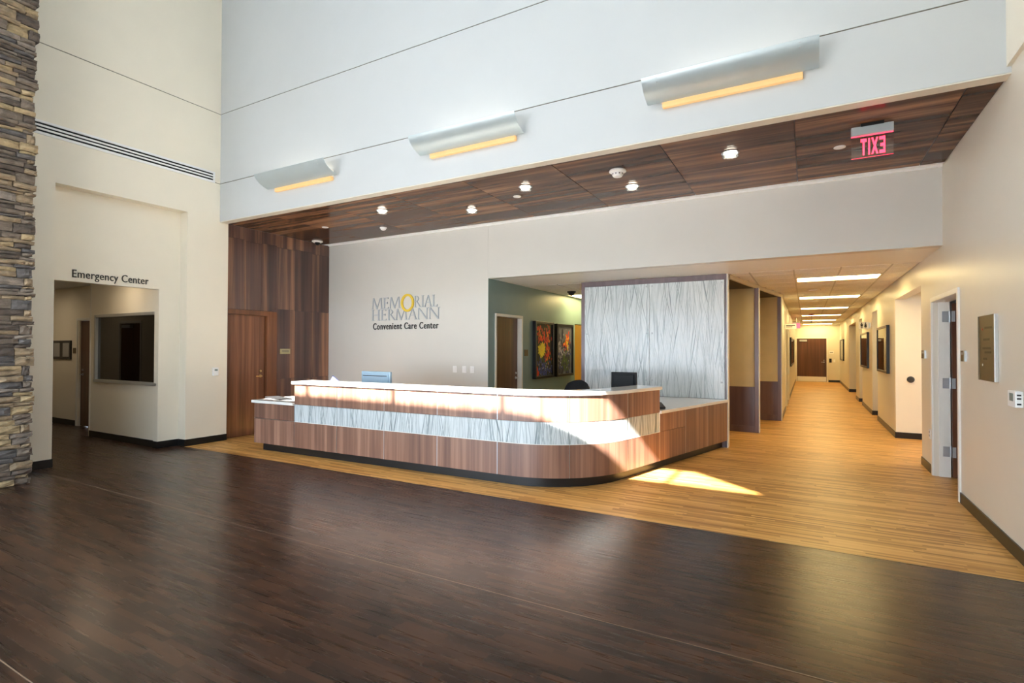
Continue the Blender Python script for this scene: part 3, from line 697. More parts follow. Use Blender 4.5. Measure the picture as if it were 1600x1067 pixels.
# ------------------------------------------------------------------ desk things
def monitor(label, x, y, rz, z0, w_, h_, mat):
    t0 = thing('monitor', label, 'monitor', (x, y, z0))
    R_ = Matrix.Translation((x, y, z0)) @ Matrix.Rotation(rz, 4, 'Z')
    MB().box(-.12, .12, -.09, .09, 0, .015).xf(R_).build('stand_base', 'plastic_black', t0, .004)
    MB().box(-.03, .03, -.04, -.015, .015, .24).xf(R_).build('stand_neck', 'plastic_black', t0)
    zb = .46-h_+.0
    MB().box(-w_/2, w_/2, -.015, .03, zb, zb+h_).xf(R_).build('housing', mat, t0, .008)
    MB().box(-w_/2+.03, w_/2-.03, -.03, -.014, zb+h_*.25, zb+h_*.9).xf(R_).build('rear_cover', mat, t0, .01)
    MB().box(-w_/2+.05, w_/2-.05, -.0325, -.029, zb+h_*.80, zb+h_*.83).xf(R_).build('vent', 'plastic_black', t0)
    MB().box(-w_/2+.012, w_/2-.012, .0295, .032, zb+.012, zb+h_-.012).xf(R_).build('screen', 'plastic_black', t0)
monitor('monitor with a pale blue-grey sheen painted on its back above the counter at left', -5.60, 5.9, -.06, .745, .60, .34, 'screen_back_sheen')
monitor('black monitor in front of the resin partition', -2.25, 7.28, .05, .762, .36, .30, 'plastic_black')
def chair(label, x, y, rz, ztop):
    t0 = thing('office_chair', label, 'chair', (x, y, 0))
    R_ = Matrix.Translation((x, y, 0)) @ Matrix.Rotation(rz, 4, 'Z')
    for k in range(5):
        a = 2*math.pi*k/5
        lg = MB().tube([(0, 0, .10), (.15*math.cos(a), .15*math.sin(a), .10), (.30*math.cos(a), .30*math.sin(a), .075)], .02).xf(R_).build('leg', 'plastic_black', t0, smooth=True)
        MB().lathe([(.03, -.02), (.03, .02)], (.30*math.cos(a), .30*math.sin(a), .03), 'y', 12).xf(R_).build('caster', 'plastic_dark', lg, smooth=True)
    MB().tube([(0, 0, .09), (0, 0, .44)], .028, 12).xf(R_).build('column', 'steel', t0, smooth=True)
    MB().prism([(-.24, -.22), (-.2, -.25), (.2, -.25), (.24, -.22), (.25, .15), (.18, .25), (-.18, .25), (-.25, .15)], .43, .51).xf(R_).build('seat', 'fabric_dark', t0, .025, seg=3)
    for s in (-1, 1):
        ar = MB().tube([(s*.22, .0, .45), (s*.29, 0, .47), (s*.30, .0, .66)], .016).xf(R_).build('armrest', 'plastic_black', t0, smooth=True)
        MB().box(s*.30-.035, s*.30+.035, -.12, .14, .66, .69).xf(R_).build('arm_pad', 'plastic_black', ar, .012)
    vs = []; fs = []; nu, nv = 8, 8; z0 = .56
    for side in (0, 1):
        for j in range(nv+1):
            for i in range(nu+1):
                u = i/nu*2-1; vv = j/nv; wd = .225*(1-.32*max(0, vv-.55)**2/.2)
                top = z0+(ztop-z0)*vv-(.05*u*u*vv)
                vs.append((u*wd, -.24-.05*vv+.05*u*u-(.035 if side else 0), top))
    for side in (0, 1):
        for j in range(nv):
            for i in range(nu): a = side*81+j*9+i; fs.append((a, a+1, a+10, a+9))
    for i in range(nu): fs += [(i, i+1, 82+i, 81+i), (72+i, 73+i, 154+i, 153+i)]
    for j in range(nv): fs += [(9*j, 9*j+9, 81+9*j+9, 81+9*j), (9*j+8, 9*j+17, 81+9*j+17, 81+9*j+8)]
    MB().add(vs, fs).xf(R_).build('backrest', 'fabric_dark', t0, smooth=True)
    MB().tube([(0, -.1, .44), (0, -.29, .46), (0, -.33, .7)], .022).xf(R_).build('back_support', 'plastic_black', t0, smooth=True)
chair('dark office chair just behind the curved counter', -2.98, 7.1, math.pi, 1.085)
chair('dark office chair by the printer beyond the teal wall', -4.12, 10.75, math.pi*.95, 1.02)
pr = thing('printer', 'black and cream office printer in the corner past the teal wall', 'printer', (-3.95, 11.75, 0))
box('cabinet', -4.25, -3.65, 11.45, 12.05, 0, .86, 'plastic_dark', pr, .006); box('housing', -4.25, -3.65, 11.45, 12.05, .86, 1.12, 'fabric_tan', pr, .02); box('scanner_lid', -4.25, -3.65, 11.45, 12.05, 1.12, 1.22, 'plastic_black', pr, .015)
box('output_tray', -4.2, -3.7, 11.38, 11.46, .98, 1.0, 'plastic_black', pr)
# tilted document with blue border
dc = thing('document_holder', 'white tilted document with a blue border on the left counter', 'document holder', (-6.22, 5.62, .745))
th_ = math.radians(33); hw, hh_ = .11, .15
c_ = Vector((-6.207, 1.142))-Vector((-hw*math.cos(th_)+hh_*math.sin(th_), hw*math.sin(th_)+hh_*math.cos(th_)))*1.0
def rect(hw_, hh2): return [(c_.x+u*math.cos(th_)+v_*math.sin(th_), c_.y-u*math.sin(th_)+v_*math.cos(th_)) for u, v_ in ((-hw_, -hh2), (hw_, -hh2), (hw_, hh2), (-hw_, hh2))]
MB().prism(rect(hw, hh_), 5.62, 5.628, 'y').build('backing', 'folder_blue', dc)
MB().prism(rect(hw-.009, hh_-.009), 5.6185, 5.62, 'y').build('sheet', 'paper_white', dc)
MB().box(c_.x-.08, c_.x+.08, 5.60, 5.72, .745, .757).build('foot', 'plastic_black', dc); MB().box(c_.x-.015, c_.x+.015, 5.63, 5.65, .757, c_.y+.02).build('stem', 'plastic_black', dc)
fo = thing('clipboard', 'flat black clipboard lying on the lower left counter', 'clipboard', (-7.22, 5.46, .76))
Rf = Matrix.Translation((-7.22, 5.46, .7605)) @ Matrix.Rotation(-.30, 4, 'Z')
MB().box(-.30, .30, -.10, .10, 0, .016).xf(Rf).build('board', 'fabric_dark', fo, .003); MB().box(.24, .285, -.05, .05, .016, .028).xf(Rf).build('clip', 'plastic_dark', fo, .003)
ph = thing('desk_phone', 'grey desk phone at the end of the raised counter', 'phone', (-1.76, 7.12, .76))
Rp = Matrix.Translation((-1.76, 7.12, .762)) @ Matrix.Rotation(.5, 4, 'Z')
MB().prism([(-.1, 0), (.1, 0), (.1, .07), (-.1, .025)], -.1, .1, 'x').xf(Rp).build('base', 'plastic_dark', ph, .005); MB().box(-.1, -.05, -.1, .1, .05, .085).xf(Rp).build('handset', 'plastic_black', ph, .012)

# ------------------------------------------------------------------ wall sconces
def sconce(label, xc):
    t0 = thing('wall_sconce', label, 'light fixture', (xc, YH, 3.94), 'long curved metal wall lights')
    x0, x1 = xc-.742, xc+.742
    prof = []
    for k in range(13):
        u = k/12; a = u*math.pi/2
        d_ = .055+.245*(.35*u+.65*math.sin(a)); z_ = 3.985+.165*(.35*u+.65*(1-math.cos(a)))
        prof.append((YH-d_, z_))
    m = MB(); n = len(prof)
    vs = []
    for (yy, zz), dd in [(p, 0) for p in prof]+[((p[0]+.003, p[1]+.004), 0) for p in prof]:
        vs += [(x0, yy, zz), (x1, yy, zz)]
    fs = []
    for i in range(n-1): fs += [(2*i, 2*i+1, 2*i+3, 2*i+2), (2*n+2*i, 2*n+2*i+2, 2*n+2*i+3, 2*n+2*i+1)]
    for i in range(n-1): fs += [(2*i, 2*i+2, 2*n+2*i+2, 2*n+2*i), (2*i+1, 2*n+2*i+1, 2*n+2*i+3, 2*i+3)]
    fs += [(0, 2*n, 2*n+1, 1), (2*n-2, 2*n-1, 4*n-1, 4*n-2)]
    part_label(m.add(vs, fs).build('shield', 'metal_shield', t0, smooth=True), 'curved brushed metal shield')
    box('back_plate', xc-.62, xc+.62, YH-.03, YH, 3.99, 4.09, 'trim_white', t0, .004)
    part_label(box('lens', xc-.60, xc+.62, YH-.052, YH-.004, 3.935, 3.988, 'lamp_amber', t0, .006), 'amber glowing lens')
    MB().tube([(xc-.58, YH-.10, 4.10), (xc+.58, YH-.10, 4.10)], .013, 10).build('lamp_tube', 'lamp_tube', t0, smooth=True)
    for s in (-.6, .6):
        br = MB().tube([(xc+s, YH-.02, 4.06), (xc+s, YH-.14, 4.055), (xc+s, YH-.27, 4.10)], .008).build('bracket', 'steel', t0, smooth=True)
        MB().lathe([(.012, 0), (.012, .004)], (xc+s, YH-.292, 4.135), 'y', 10).build('screw', 'steel', br)
sconce('curved metal wall light nearest the left corner', -6.49)
sconce('curved metal wall light in the middle of the white upper wall', -3.52)
sconce('curved metal wall light nearest the right wall, largest in view', -.638)

# ------------------------------------------------------------------ ceiling fixtures on the wood ceiling
for lab, x, y in (('round glass-rimmed downlight farthest left on the walnut ceiling', -5.649, 6.057), ('round glass-rimmed downlight second from left on the walnut ceiling', -4.426, 6.68), ('round glass-rimmed downlight third from left on the walnut ceiling', -3.181, 6.057), ('round glass-rimmed downlight near the smoke detector', -1.957, 6.69), ('round glass-rimmed downlight nearest the exit sign', -.705, 6.055)):
    t0 = thing('downlight', lab, 'light', (x, y, ZC-.05), 'glass-rimmed downlights')
    MB().lathe([(.085, 0), (.09, -.008), (.065, -.01), (.06, 0)], (x, y, ZC), caps=False).build('trim_ring', 'aluminium', t0, smooth=True)
    MB().lathe([(.066, -.004), (.068, -.022), (.05, -.034), (.02, -.036)], (x, y, ZC)).build('lens', 'lamp_white', t0, smooth=True)
    MB().lathe([(.082, -.036), (.082, -.046), (.055, -.046), (.055, -.036), (.082, -.036)], (x, y, ZC), caps=False).build('glass_ring', 'clear_glass', t0, smooth=True)
    for k in range(3):
        a = k*2.1; MB().tube([(x+.07*math.cos(a), y+.07*math.sin(a), ZC), (x+.07*math.cos(a), y+.07*math.sin(a), ZC-.04)], .004, 6).build('post', 'steel', t0)
for lab, x, y in (('flat white sprinkler cover near the walnut wall', -7.3, 6.42), ('flat white sprinkler cover in the middle of the walnut ceiling', -3.483, 6.386), ('flat white sprinkler cover beside the exit sign', .309, 6.426)):
    t0 = thing('sprinkler_cover', lab, 'sprinkler', (x, y, ZC-.012), 'sprinkler covers')
    MB().lathe([(.055, -.003), (.055, -.010), (.048, -.012)], (x, y, ZC)).build('plate', 'plastic_white', t0, smooth=True); MB().lathe([(.03, 0), (.03, -.004)], (x, y, ZC)).build('cup', 'plastic_white', t0)
x, y = -1.939, 6.03; t0 = thing('smoke_detector', 'white dome smoke detector on the walnut ceiling', 'smoke detector', (x, y, ZC-.075))
MB().lathe([(.095, 0), (.10, -.018), (.075, -.034)], (x, y, ZC)).build('base', 'plastic_white', t0, smooth=True); MB().lathe([(.068, -.03), (.066, -.055), (.05, -.075), (.02, -.08)], (x, y, ZC)).build('head', 'plastic_white', t0, smooth=True)
for k in range(10):
    a = k*.628; MB().box(-.007, .007, -.001, .001, -.056, -.042).xf(Matrix.Translation((x, y, ZC)) @ Matrix.Rotation(a, 4, 'Z') @ Matrix.Translation((0, -.0675, 0))).build('vent_slot', 'plastic_dark', t0)
x, y = -6.442, 6.94; t0 = thing('occupancy_sensor', 'small white dome sensor on the walnut ceiling', 'sensor', (x, y, ZC-.05))
MB().lathe([(.06, 0), (.06, -.012), (.05, -.016)], (x, y, ZC)).build('base', 'plastic_white', t0, smooth=True); MB().lathe([(.05, -.015), (.045, -.035), (.02, -.05)], (x, y, ZC)).build('dome', 'plastic_white', t0, smooth=True)
x, y = -8.40, 7.20; t0 = thing('security_camera', 'white ceiling camera with a dark eye at the walnut corner', 'camera', (x, y, ZC-.08))
MB().lathe([(.10, 0), (.105, -.014), (.08, -.03)], (x, y, ZC)).build('base', 'plastic_white', t0, smooth=True); MB().lathe([(.05, -.028), (.046, -.055), (.03, -.072), (.01, -.08)], (x, y, ZC)).build('dome', 'plastic_black', t0, smooth=True)
# ------------------------------------------------------------------ text
def text_mesh(txt, h, offset=0.0, depth=.01, cap=.73, space=1.0):
    cu = bpy.data.curves.new('text', 'FONT'); cu.body = txt; cu.size = 1; cu.space_character = space; cu.offset = offset; cu.extrude = .5; cu.resolution_u = 4
    ob = bpy.data.objects.new('text', cu); COL.objects.link(ob); dg = bpy.context.evaluated_depsgraph_get(); dg.update()
    me = bpy.data.meshes.new_from_object(ob.evaluated_get(dg)); bpy.data.objects.remove(ob)
    bm = bmesh.new(); bm.from_mesh(me); bm.verts.ensure_lookup_table()
    seen = set(); isl = []
    for v_ in bm.verts:
        if v_.index in seen: continue
        st_ = [v_]; comp = []
        seen.add(v_.index)
        while st_:
            q = st_.pop(); comp.append(q)
            for e_ in q.link_edges:
                o_ = e_.other_vert(q)
                if o_.index not in seen: seen.add(o_.index); st_.append(o_)
        isl.append(comp)
    glyphs = []
    for comp in sorted(isl, key=lambda c: min(v_.co.x for v_ in c)):
        a = min(v_.co.x for v_ in comp); b_ = max(v_.co.x for v_ in comp)
        for g in glyphs:
            if min(b_, g[1])-max(a, g[0]) > .4*min(b_-a, g[1]-g[0]): g[0] = min(a, g[0]); g[1] = max(b_, g[1]); g[2] += comp; break
        else: glyphs.append([a, b_, list(comp)])
    out = []
    for a, b_, comp in glyphs:
        ids = {v_.index: i for i, v_ in enumerate(comp)}
        fs = [tuple(ids[v_.index] for v_ in f.verts) for f in bm.faces if f.verts[0].index in ids]
        out.append(([tuple(v_.co) for v_ in comp], fs))
    x0 = min(v_.co.x for v_ in bm.verts); x1 = max(v_.co.x for v_ in bm.verts)
    bm.free(); return out, x0, x1
def put_text(parent, txt, org, right, width, caph, normal, depth, mat, offset=0, name='letter', cap=.729, space=1.0):
    """org: lower-left baseline point, right: unit vector of reading direction"""
    gl, x0, x1 = text_mesh(txt, 1, offset, space=space)
    r_ = Vector(right); n_ = Vector(normal); o_ = Vector(org); sx = width/(x1-x0); sz = caph/cap
    for vs, fs in gl:
        MB().add([tuple(o_+r_*((v_[0]-x0)*sx)+Vector((0, 0, v_[1]*sz))+n_*((v_[2]+.5)*depth)) for v_ in vs], fs).build(name, mat, parent)
sg = thing('wall_lettering', 'dark raised letters reading Emergency Center above the left opening', 'sign', (XREC, 3.8, 2.5))
put_text(sg, 'Emergency Center', (XREC, 3.362, 2.507), (0, 1, 0), .953, .112, (1, 0, 0), .012, 'letter_dark', .002, space=1.05)
sg = thing('wall_lettering', 'black raised letters reading Convenient Care Center on the back wall', 'sign', (-6.56, YB, 1.91))
put_text(sg, 'Convenient Care Center', (-7.36, YB, 1.912), (1, 0, 0), 1.575, .128, (0, -1, 0), .012, 'letter_black', .006, space=1.14)
# serif capitals
def serif(ch):
    """returns list of quads/polys in unit height, and advance"""
    th, tn, sf, sh = .10, .055, .065, .035
    P = []
    def stem(x, w_=th, s=True, z0=0, z1=1):
        P.append([(x, z0), (x+w_, z0), (x+w_, z1), (x, z1)])
        if s:
            if z0 == 0: P.append([(x-sf, 0), (x+w_+sf, 0), (x+w_+sf, sh), (x-sf, sh)])
            if z1 == 1: P.append([(x-sf, 1-sh), (x+w_+sf, 1-sh), (x+w_+sf, 1), (x-sf, 1)])
    def bar(x0, x1, z, h_=.055): P.append([(x0, z), (x1, z), (x1, z+h_), (x0, z+h_)])
    def dia(x0, z0, x1, z1, w_): P.append([(x0, z0), (x0+w_, z0), (x1+w_, z1), (x1, z1)])
    def arc(cx, cz, rx, rz, a0, a1, w0, w1, n=12):
        for k in range(n):
            a, b_ = a0+(a1-a0)*k/n, a0+(a1-a0)*(k+1)/n
            wa = w0+(w1-w0)*math.sin(math.pi*k/n); wb = w0+(w1-w0)*math.sin(math.pi*(k+1)/n)
            P.append([(cx+rx*math.cos(a), cz+rz*math.sin(a)), (cx+rx*math.cos(b_), cz+rz*math.sin(b_)), (cx+(rx-wb)*math.cos(b_), cz+(rz-min(wb, .04))*math.sin(b_)), (cx+(rx-wa)*math.cos(a), cz+(rz-min(wa, .04))*math.sin(a))])
    if ch == 'M':
        dia(.02, 0, .08, 1, tn); bar(-.05, .12, 0, sh); dia(.42, 0, .08, 1, th); dia(.42, 0, .76, 1, tn); dia(.86, 0, .78, 1, th); bar(.78, 1.02, 0, sh); return P, 1.05
    if ch == 'E':
        stem(.08, s=False); bar(.0, .5, 0); bar(.0, .48, 1-.055); bar(.1, .42, .48, .075); P.append([(.47, 0), (.5, 0), (.53, .15), (.5, .15)]); P.append([(.45, 1), (.48, 1), (.48, .86), (.455, .86)]); P.append([(.39, .43), (.42, .43), (.42, .6), (.39, .6)]); return P, .62
    if ch == 'R':
        stem(.08); arc(.16, .75, .34, .25, math.pi/2, -math.pi/2, .04, .09); dia(.62, 0, .24, .52, .09); bar(.62, .8, 0, sh); return P, .78
    if ch == 'I': stem(.08); return P, .3
    if ch == 'A': dia(.04, 0, .38, 1, tn); dia(.66, 0, .36, 1, th); bar(.16, .6, .36); bar(-.04, .16, 0, sh); bar(.58, .84, 0, sh); return P, .84
    if ch == 'L': stem(.08, s=False); bar(0, .5, 0); bar(0, .24, 1-sh, sh); P.append([(.47, 0), (.5, 0), (.54, .18), (.51, .18)]); return P, .58
    if ch == 'H': stem(.08); stem(.62); bar(.1, .66, .47, .085); return P, .86
    if ch == 'N': stem(.06, tn, False); bar(-.02, .18, 0, sh); dia(.74, 0, .04, 1, th+.02); stem(.78, tn, False); bar(.7, .92, 1-sh, sh); return P, .95
def put_serif(parent, word, x0, x1, zb, hh, skip=None):
    tot = sum((serif(c)[1] if c != 'O' else 1.0) for c in word); sx = (x1-x0)/tot; x = x0
    for c in word:
        if c == 'O': x += 1.0*sx; continue
        polys, adv = serif(c); m = MB()
        for i, p in enumerate(polys): m.prism([(x+u*sx, zb+v_*hh) for u, v_ in p], YB-.014-.0003*i, YB, 'y')
        m.build('letter', 'letter_silver', parent); x += adv*sx
sg = thing('wall_lettering', 'silver serif capitals with a golden ring letter on the back wall', 'sign', (-6.56, YB, 2.08))
def word_x(word, x0, x1): pass
put_serif(sg, 'MEM', -7.385, -6.66, 2.307, .215); put_serif(sg, 'RIAL', -6.345, -5.80, 2.307, .215); put_serif(sg, 'HERMANN', -7.40, -5.745, 2.083, .212)
n = 36; ring = MB(); vs = []; fs = []
for k in range(n):
    a = 2*math.pi*k/n
    for (rx, rz, yy) in ((.155, .168, YB-.02), (.108, .125, YB-.02), (.108, .125, YB), (.155, .168, YB)): vs.append((-6.502+rx*math.cos(a), yy, 2.400+rz*math.sin(a)))
for k in range(n):
    for q in range(4): a0, a1, b0, b1 = 4*k+q, 4*k+(q+1) % 4, 4*((k+1) % n)+q, 4*((k+1) % n)+(q+1) % 4; fs.append((a0, a1, b1, b0))
part_label(ring.add(vs, fs).build('letter', 'letter_gold', sg, smooth=True), 'golden yellow ring letter O')

# exit sign
ex = thing('exit_sign', 'red glowing exit sign with a silver bar under the walnut ceiling', 'exit sign', (.54, 5.9, 3.34))
box('canopy', .45, .63, 5.86, 5.94, ZC-.028, ZC, 'plastic_black', ex, .003)
box('housing', .376, .703, 5.87, 5.93, 3.552, 3.632, 'metal_shield', ex, .003)
ap = box('acrylic_panel', .376, .703, 5.896, 5.904, 3.345, 3.552, 'acrylic', ex)
MB().box(.376, .703, 5.8985, 5.9015, 3.343, 3.345).box(.376, .703, 5.8955, 5.9045, 3.546, 3.553).build('glowing_edge', 'exit_red', ex)
LT = {'E': [(0, 0, .2, 1), (0, 0, .72, .19), (0, .41, .6, .59), (0, .81, .72, 1)], 'I': [(0, 0, .22, 1)], 'T': [(.27, 0, .49, 1), (0, .8, .76, 1)]}
xx = .640; k_ = .062
for ch, adv in (('E', .86), ('X', 1.02), ('I', .42), ('T', .8)):
    m = MB()
    if ch == 'X':
        for q, (p0, p1) in enumerate(((0, .62), (.62, 0))): m.prism([(xx-k_*(p0), 3.365), (xx-k_*(p0+.24), 3.365), (xx-k_*(p1+.24), 3.52), (xx-k_*p1, 3.52)], 5.8925-.0003*q, 5.896, 'y')
    else:
        for q, (a, c, b_, e_) in enumerate(LT[ch]): m.box(xx-k_*b_, xx-k_*a, 5.8925-.0003*q, 5.896, 3.365+.155*c, 3.365+.155*e_)
    m.build('letter', 'exit_red', ex); xx -= k_*adv

# ------------------------------------------------------------------ small wall items
sd = thing('slot_diffuser', 'long white slotted air diffuser high on the left wall', 'air vent', (XL, 4.0, 4.275))
m = MB().box(XL, XL+.012, 2.63, 5.215, 4.425, 4.455).box(XL, XL+.012, 2.63, 5.215, 4.275, 4.308).box(XL, XL+.012, 5.185, 5.215, 4.308, 4.425)
m.build('frame', 'plastic_white', sd); box('backing', XL, XL+.002, 2.63, 5.19, 4.30, 4.43, 'plastic_black', sd)
for z in (4.334, 4.378): box('blade', XL+.002, XL+.012, 2.63, 5.185, z, z+.022, 'plastic_white', sd)
for lab, n3 in (('white wall switch plate farthest left of the three behind the desk', (-5.464, -5.381)), ('middle white wall switch plate of the three behind the desk', (-5.265, -5.180)), ('white wall switch plate nearest the teal corner', (-5.098, -5.015))):
    t0 = thing('light_switch', lab, 'switch', (sum(n3)/2, YB-.004, 1.126), 'switch plates on the back wall')
    box('plate', n3[0], n3[1], YB-.008, YB, 1.126, 1.244, 'plastic_white', t0, .002); box('rocker', n3[0]+.025, n3[1]-.025, YB-.014, YB-.008, 1.155, 1.215, 'plastic_white', t0, .002)
t0 = thing('thermostat', 'white thermostat on the cream wall near the walnut door', 'thermostat', (XL+.01, 5.255, 1.09))
box('body', XL, XL+.03, 5.205, 5.30, 1.09, 1.225, 'plastic_white', t0, .006); box('display', XL+.03, XL+.032, 5.23, 5.28, 1.17, 1.20, 'lcd_grey', t0); box('button', XL+.03, XL+.034, 5.245, 5.265, 1.125, 1.14, 'plastic_white', t0)
t0 = thing('thermostat', 'white thermostat with a grey display at the right edge', 'thermostat', (XR-.01, 5.22, 1.13))
box('body', XR-.045, XR, 5.13, 5.30, 1.13, 1.25, 'plastic_white', t0, .006); box('display', XR-.0465, XR-.045, 5.175, 5.255, 1.175, 1.232, 'lcd_grey', t0)
for z in (1.15, 1.215, 1.232): box('vent_slot', XR-.036, XR-.012, 5.2985, 5.3005, z, z+.006, 'plastic_dark', t0)
for z in (1.15, 1.19, 1.215): box('vent_slot', XR-.036, XR-.012, 5.1295, 5.1305, z, z+.012, 'plastic_dark', t0)
t0 = thing('wall_plaque', 'tall bronze plaque on the right wall', 'plaque', (XR-.01, 5.93, 1.285))
box('plate', XR-.02, XR, 5.715, 6.145, 1.285, 1.847, 'bronze', t0); 
for a in ((5.685, 5.708), (6.145, 6.165)): box('edge_rail', XR-.026, XR, a[0], a[1], 1.285, 1.847, 'metal_trim' if a[0] < 6 else 'bronze', t0, .003)
for z, a, b_ in ((1.73, 5.78, 5.98), (1.63, 5.85, 6.02), (1.555, 5.82, 6.04), (1.52, 5.80, 5.98), (1.465, 5.92, 6.03)): box('text_line', XR-.0215, XR-.02, a, b_, z, z+.018, 'plaque_text', t0)
for z, mt in ((1.73, 'red_bulb'), (1.42, 'plastic_white')): MB().lathe([(.011, 0), (.011, -.002)], (XR-.02, 6.045, z), 'x', 12).build('button', mt, t0)
for lab, a, b_ in (('bronze room sign beside the open door frame', 6.68, 6.84), ('bronze room sign on the narrow wall beyond the open door', 8.69, 8.92)):
    t0 = thing('room_sign', lab, 'sign', (XR-.005, (a+b_)/2, 1.435)); box('plate', XR-.014, XR, a+.03, b_, 1.435, 1.542, 'bronze', t0); box('edge_rail', XR-.018, XR, a, a+.03, 1.435, 1.542, 'aluminium', t0); box('insert', XR-.0155, XR-.014, a+.06, b_-.03, 1.50, 1.525, 'paper_grey', t0)
t0 = thing('wall_outlet', 'white outlet plate low on the wall beyond the open door', 'outlet', (XR-.004, 8.46, .42)); box('plate', XR-.008, XR, 8.42, 8.50, .42, .54, 'plastic_white', t0, .002)
for z in (.45, .495): box('socket', XR-.0095, XR-.008, 8.44, 8.48, z, z+.025, 'paper_grey', t0)
t0 = thing('door_bumper', 'round grey wall bumper inside the wide side opening', 'door stop', (1.58, 11.4, 1.0)); MB().lathe([(.05, 0), (.05, -.02), (.035, -.04), (.01, -.045)], (1.58, 11.42, 1.031), 'y').build('dome', 'plastic_dark', t0, smooth=True); MB().lathe([(.056, 0), (.056, -.006)], (1.58, 11.42, 1.031), 'y').build('ring', 'plastic_dark', t0)
# restroom flag sign
t0 = thing('flag_sign', 'white restroom sign with two figures projecting from the right wall', 'sign', (1.27, 15.6, 2.06))
box('plate', 1.13, 1.34, 15.60, 15.625, 2.06, 2.235, 'plastic_white', t0, .003); box('bracket', 1.335, XR, 15.595, 15.63, 2.08, 2.21, 'aluminium', t0)
for xc, kind in ((1.19, 0), (1.27, 1)):
    m = MB().lathe([(.016, 0), (.016, -.003)], (xc, 15.60, 2.20), 'y', 12)
    m.prism([(xc-.028, 2.105 if kind else 2.13), (xc+.028, 2.105 if kind else 2.13), (xc+.018, 2.18), (xc-.018, 2.18)] if kind else [(xc-.022, 2.13), (xc+.022, 2.13), (xc+.026, 2.18), (xc-.026, 2.18)], 15.597, 15.60, 'y')
    m.box(xc-.016, xc-.003, 15.597, 15.60, 2.075, 2.13).box(xc+.003, xc+.016, 15.597, 15.60, 2.075, 2.13)
    m.build('figure', 'letter_black', t0)
t0 = thing('flag_sign', 'pale lettered sign projecting from the left corridor wall', 'sign', (-.33, 14.6, 2.05))
box('plate', -.46, -.215, 14.60, 14.625, 2.045, 2.175, 'plastic_white', t0, .003); box('bracket', XCL, -.455, 14.595, 14.63, 2.07, 2.15, 'aluminium', t0)
for z, a in ((2.125, .20), (2.09, .14)): box('text_line', -.44, -.44+a, 14.598, 14.60, z, z+.018, 'ink', t0)
t0 = thing('exit_sign', 'small red exit sign far down the left of the corridor', 'exit sign', (-.40, 21.9, 2.4)); box('plate', -.45, -.2, 21.9, 21.93, 2.32, 2.5, 'exit_red', t0); box('housing', -.45, -.2, 21.89, 21.94, 2.5, 2.55, 'aluminium', t0); MB().tube([(-.32, 21.915, 2.55), (-.32, 21.915, 2.745)], .01).build('stem', 'aluminium', t0)
# framed pictures in the corridor
def wall_picture(label, x, sgn, y0, y1, z0, z1, seed):
    rr = random.Random(seed)
    t0 = thing('framed_picture', label, 'picture', (x, (y0+y1)/2, z0), 'framed pictures in the corridor')
    X = lambda d_: x+sgn*d_
    def bx(nm, d0, d1, a, b_, c, e_, mat, bev=0): return box(nm, min(X(d0), X(d1)), max(X(d0), X(d1)), a, b_, c, e_, mat, t0, bev)
    f_ = .045
    m = MB()
    for a, b_, c, e_ in ((y0, y0+f_, z0, z1), (y1-f_, y1, z0, z1), (y0+f_, y1-f_, z0, z0+f_), (y0+f_, y1-f_, z1-f_, z1)): m.box(min(X(0), X(.05)), max(X(0), X(.05)), a, b_, c, e_)
    m.build('frame', 'frame_black', t0, .003)
    bx('mat_board', 0, .02, y0+f_, y1-f_, z0+f_, z1-f_, 'art_tan')
    m = MB()
    for k in range(14):
        a = rr.uniform(y0+.15, y1-.3); wd = rr.uniform(.05, .25); c = rr.uniform(z0+.1, z0+.3); hh = rr.uniform(.3, z1-z0-.45)
        m.box(min(X(.02), X(.021+.0002*k)), max(X(.02), X(.021+.0002*k)), a, min(a+wd, y1-.12), c, c+hh, k % 3)
    m.build('print', ['art_brown', 'art_tan', 'art_orange'], t0)
    bx('glazing', .034, .037, y0+f_, y1-f_, z0+f_, z1-f_, 'picture_glass')
wall_picture('black framed picture nearest on the right corridor wall', XR, -1, 12.15, 13.75, 1.095, 2.015, 1)
wall_picture('black framed picture second along the right corridor wall', XR, -1, 15.88, 17.70, 1.08, 1.99, 2)
wall_picture('black framed picture farthest along the right corridor wall', XR, -1, 25.9, 28.2, 1.075, 1.98, 3)
wall_picture('black framed picture on the left corridor wall', XCL, 1, 19.4, 23.7, .99, 1.94, 4)

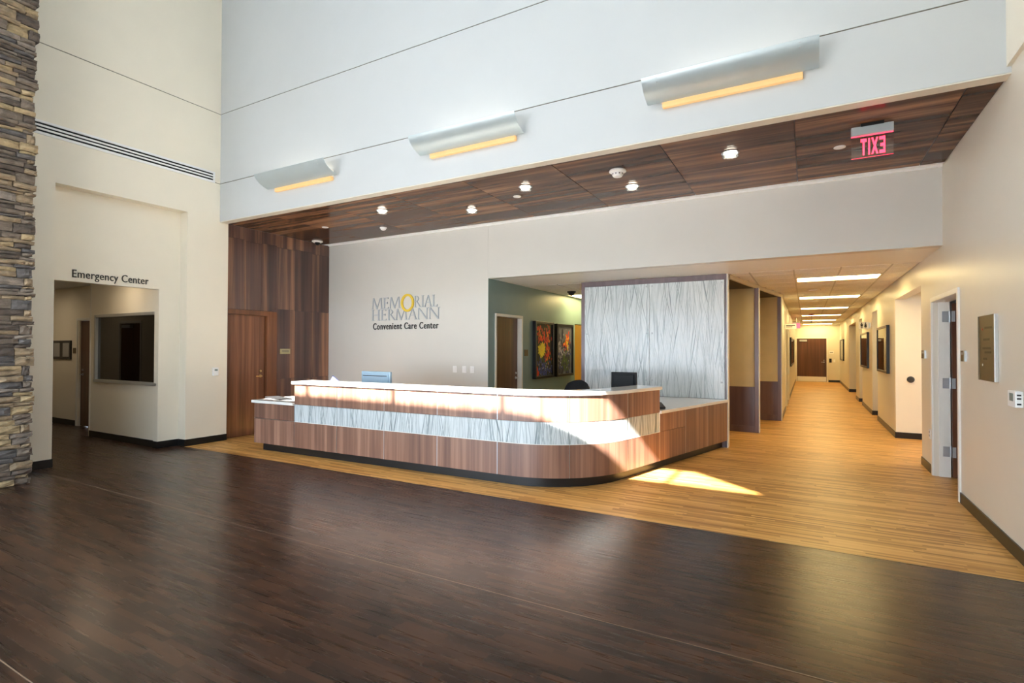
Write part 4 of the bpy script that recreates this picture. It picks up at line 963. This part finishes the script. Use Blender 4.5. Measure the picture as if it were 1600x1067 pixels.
# flower paintings on the teal wall
def painting(label, y0, y1, z0, z1, spec, ground, seed):
    rr = random.Random(seed)
    t0 = thing('framed_painting', label, 'painting', (XT, (y0+y1)/2, z0))
    m = MB()
    for a, b_, c, e_ in ((y0, y0+.05, z0, z1), (y1-.05, y1, z0, z1), (y0+.05, y1-.05, z0, z0+.05), (y0+.05, y1-.05, z1-.05, z1)): m.box(XT, XT+.075, a, b_, c, e_)
    m.build('frame', 'frame_black', t0, .003)
    box('canvas', XT, XT+.04, y0+.05, y1-.05, z0+.05, z1-.05, ground, t0)
    W_, H_ = y1-y0-.1, z1-z0-.1; mats = ['art_red', 'art_orange', 'art_yellow', 'art_green', 'art_blue', 'art_navy', 'art_grey', 'art_lilac', 'art_black']
    m = MB(); cnt = 0
    for mat_, cx, cz, sx, sz, n_, r0, elong in spec:
        for k in range(n_):
            if elong > 90:       # radial petals
                a = 2*math.pi*k/n_; py, pz = cx+math.cos(a)*sx*.6, cz+math.sin(a)*sz*.6; rot = a; el = elong-90
            else:
                py, pz = cx+rr.gauss(0, sx*.5), cz+rr.gauss(0, sz*.5); rot = rr.uniform(1.1, 2.0); el = elong
            r_ = r0*rr.uniform(.7, 1.25); pts = []
            for q in range(8):
                a = 2*math.pi*q/8; du, dv = r_*el*math.cos(a), r_*math.sin(a)
                yy = py*W_+(du*math.cos(rot)-dv*math.sin(rot)); zz = pz*H_+(du*math.sin(rot)+dv*math.cos(rot))
                pts.append((min(max(yy, 0), W_)+y0+.05, min(max(zz, 0), H_)+z0+.05))
            cnt += 1; x_ = XT+.0402+cnt*2e-5
            m.add([(x_, p[0], p[1]) for p in pts], [tuple(range(8))], mats.index(mat_))
    m.build('brushwork', mats, t0)
painting('tall painting of red and yellow wildflowers on the teal wall', 9.34, 10.21, .95, 2.10,
         [('art_green', .5, .4, .7, .5, 30, .03, 2.5), ('art_blue', .5, .10, .7, .2, 90, .022, 1.5), ('art_lilac', .5, .12, .6, .2, 16, .013, 1.3),
          ('art_red', .22, .85, .25, .25, 26, .019, 1.9), ('art_red', .70, .80, .26, .26, 34, .02, 1.9), ('art_red', .40, .70, .26, .17, 26, .019, 1.8), ('art_red', .72, .42, .18, .22, 24, .02, 2),
          ('art_orange', .68, .80, .25, .25, 9, .018, 2), ('art_orange', .25, .84, .25, .25, 6, .018, 2), ('art_orange', .72, .42, .2, .2, 6, .018, 2), ('art_red', .1, .1, .12, .12, 8, .03, 1.8),
          ('art_yellow', .36, .50, .24, .13, 14, .030, 92.6), ('art_yellow', .36, .50, .12, .07, 10, .026, 92.0), ('art_orange', .36, .50, .02, .02, 2, .012, 1)], 'art_black', 5)
painting('tall painting of one orange wildflower among blue blooms on the teal wall', 10.37, 11.28, .95, 2.09,
         [('art_grey', .5, .8, .8, .35, 60, .07, 1.6), ('art_navy', .5, .3, .8, .5, 90, .05, 2.2), ('art_blue', .4, .35, .7, .5, 40, .02, 1.6), ('art_lilac', .35, .4, .6, .55, 80, .016, 1.5), ('art_green', .55, .3, .25, .4, 26, .026, 2.4),
          ('art_red', .66, .68, .2, .16, 26, .022, 1.9), ('art_orange', .66, .66, .17, .15, 18, .018, 1.7), ('art_yellow', .68, .64, .12, .12, 10, .016, 1.8), ('art_lilac', .2, .5, .12, .12, 8, .028, 1.3)], 'art_grey', 8)
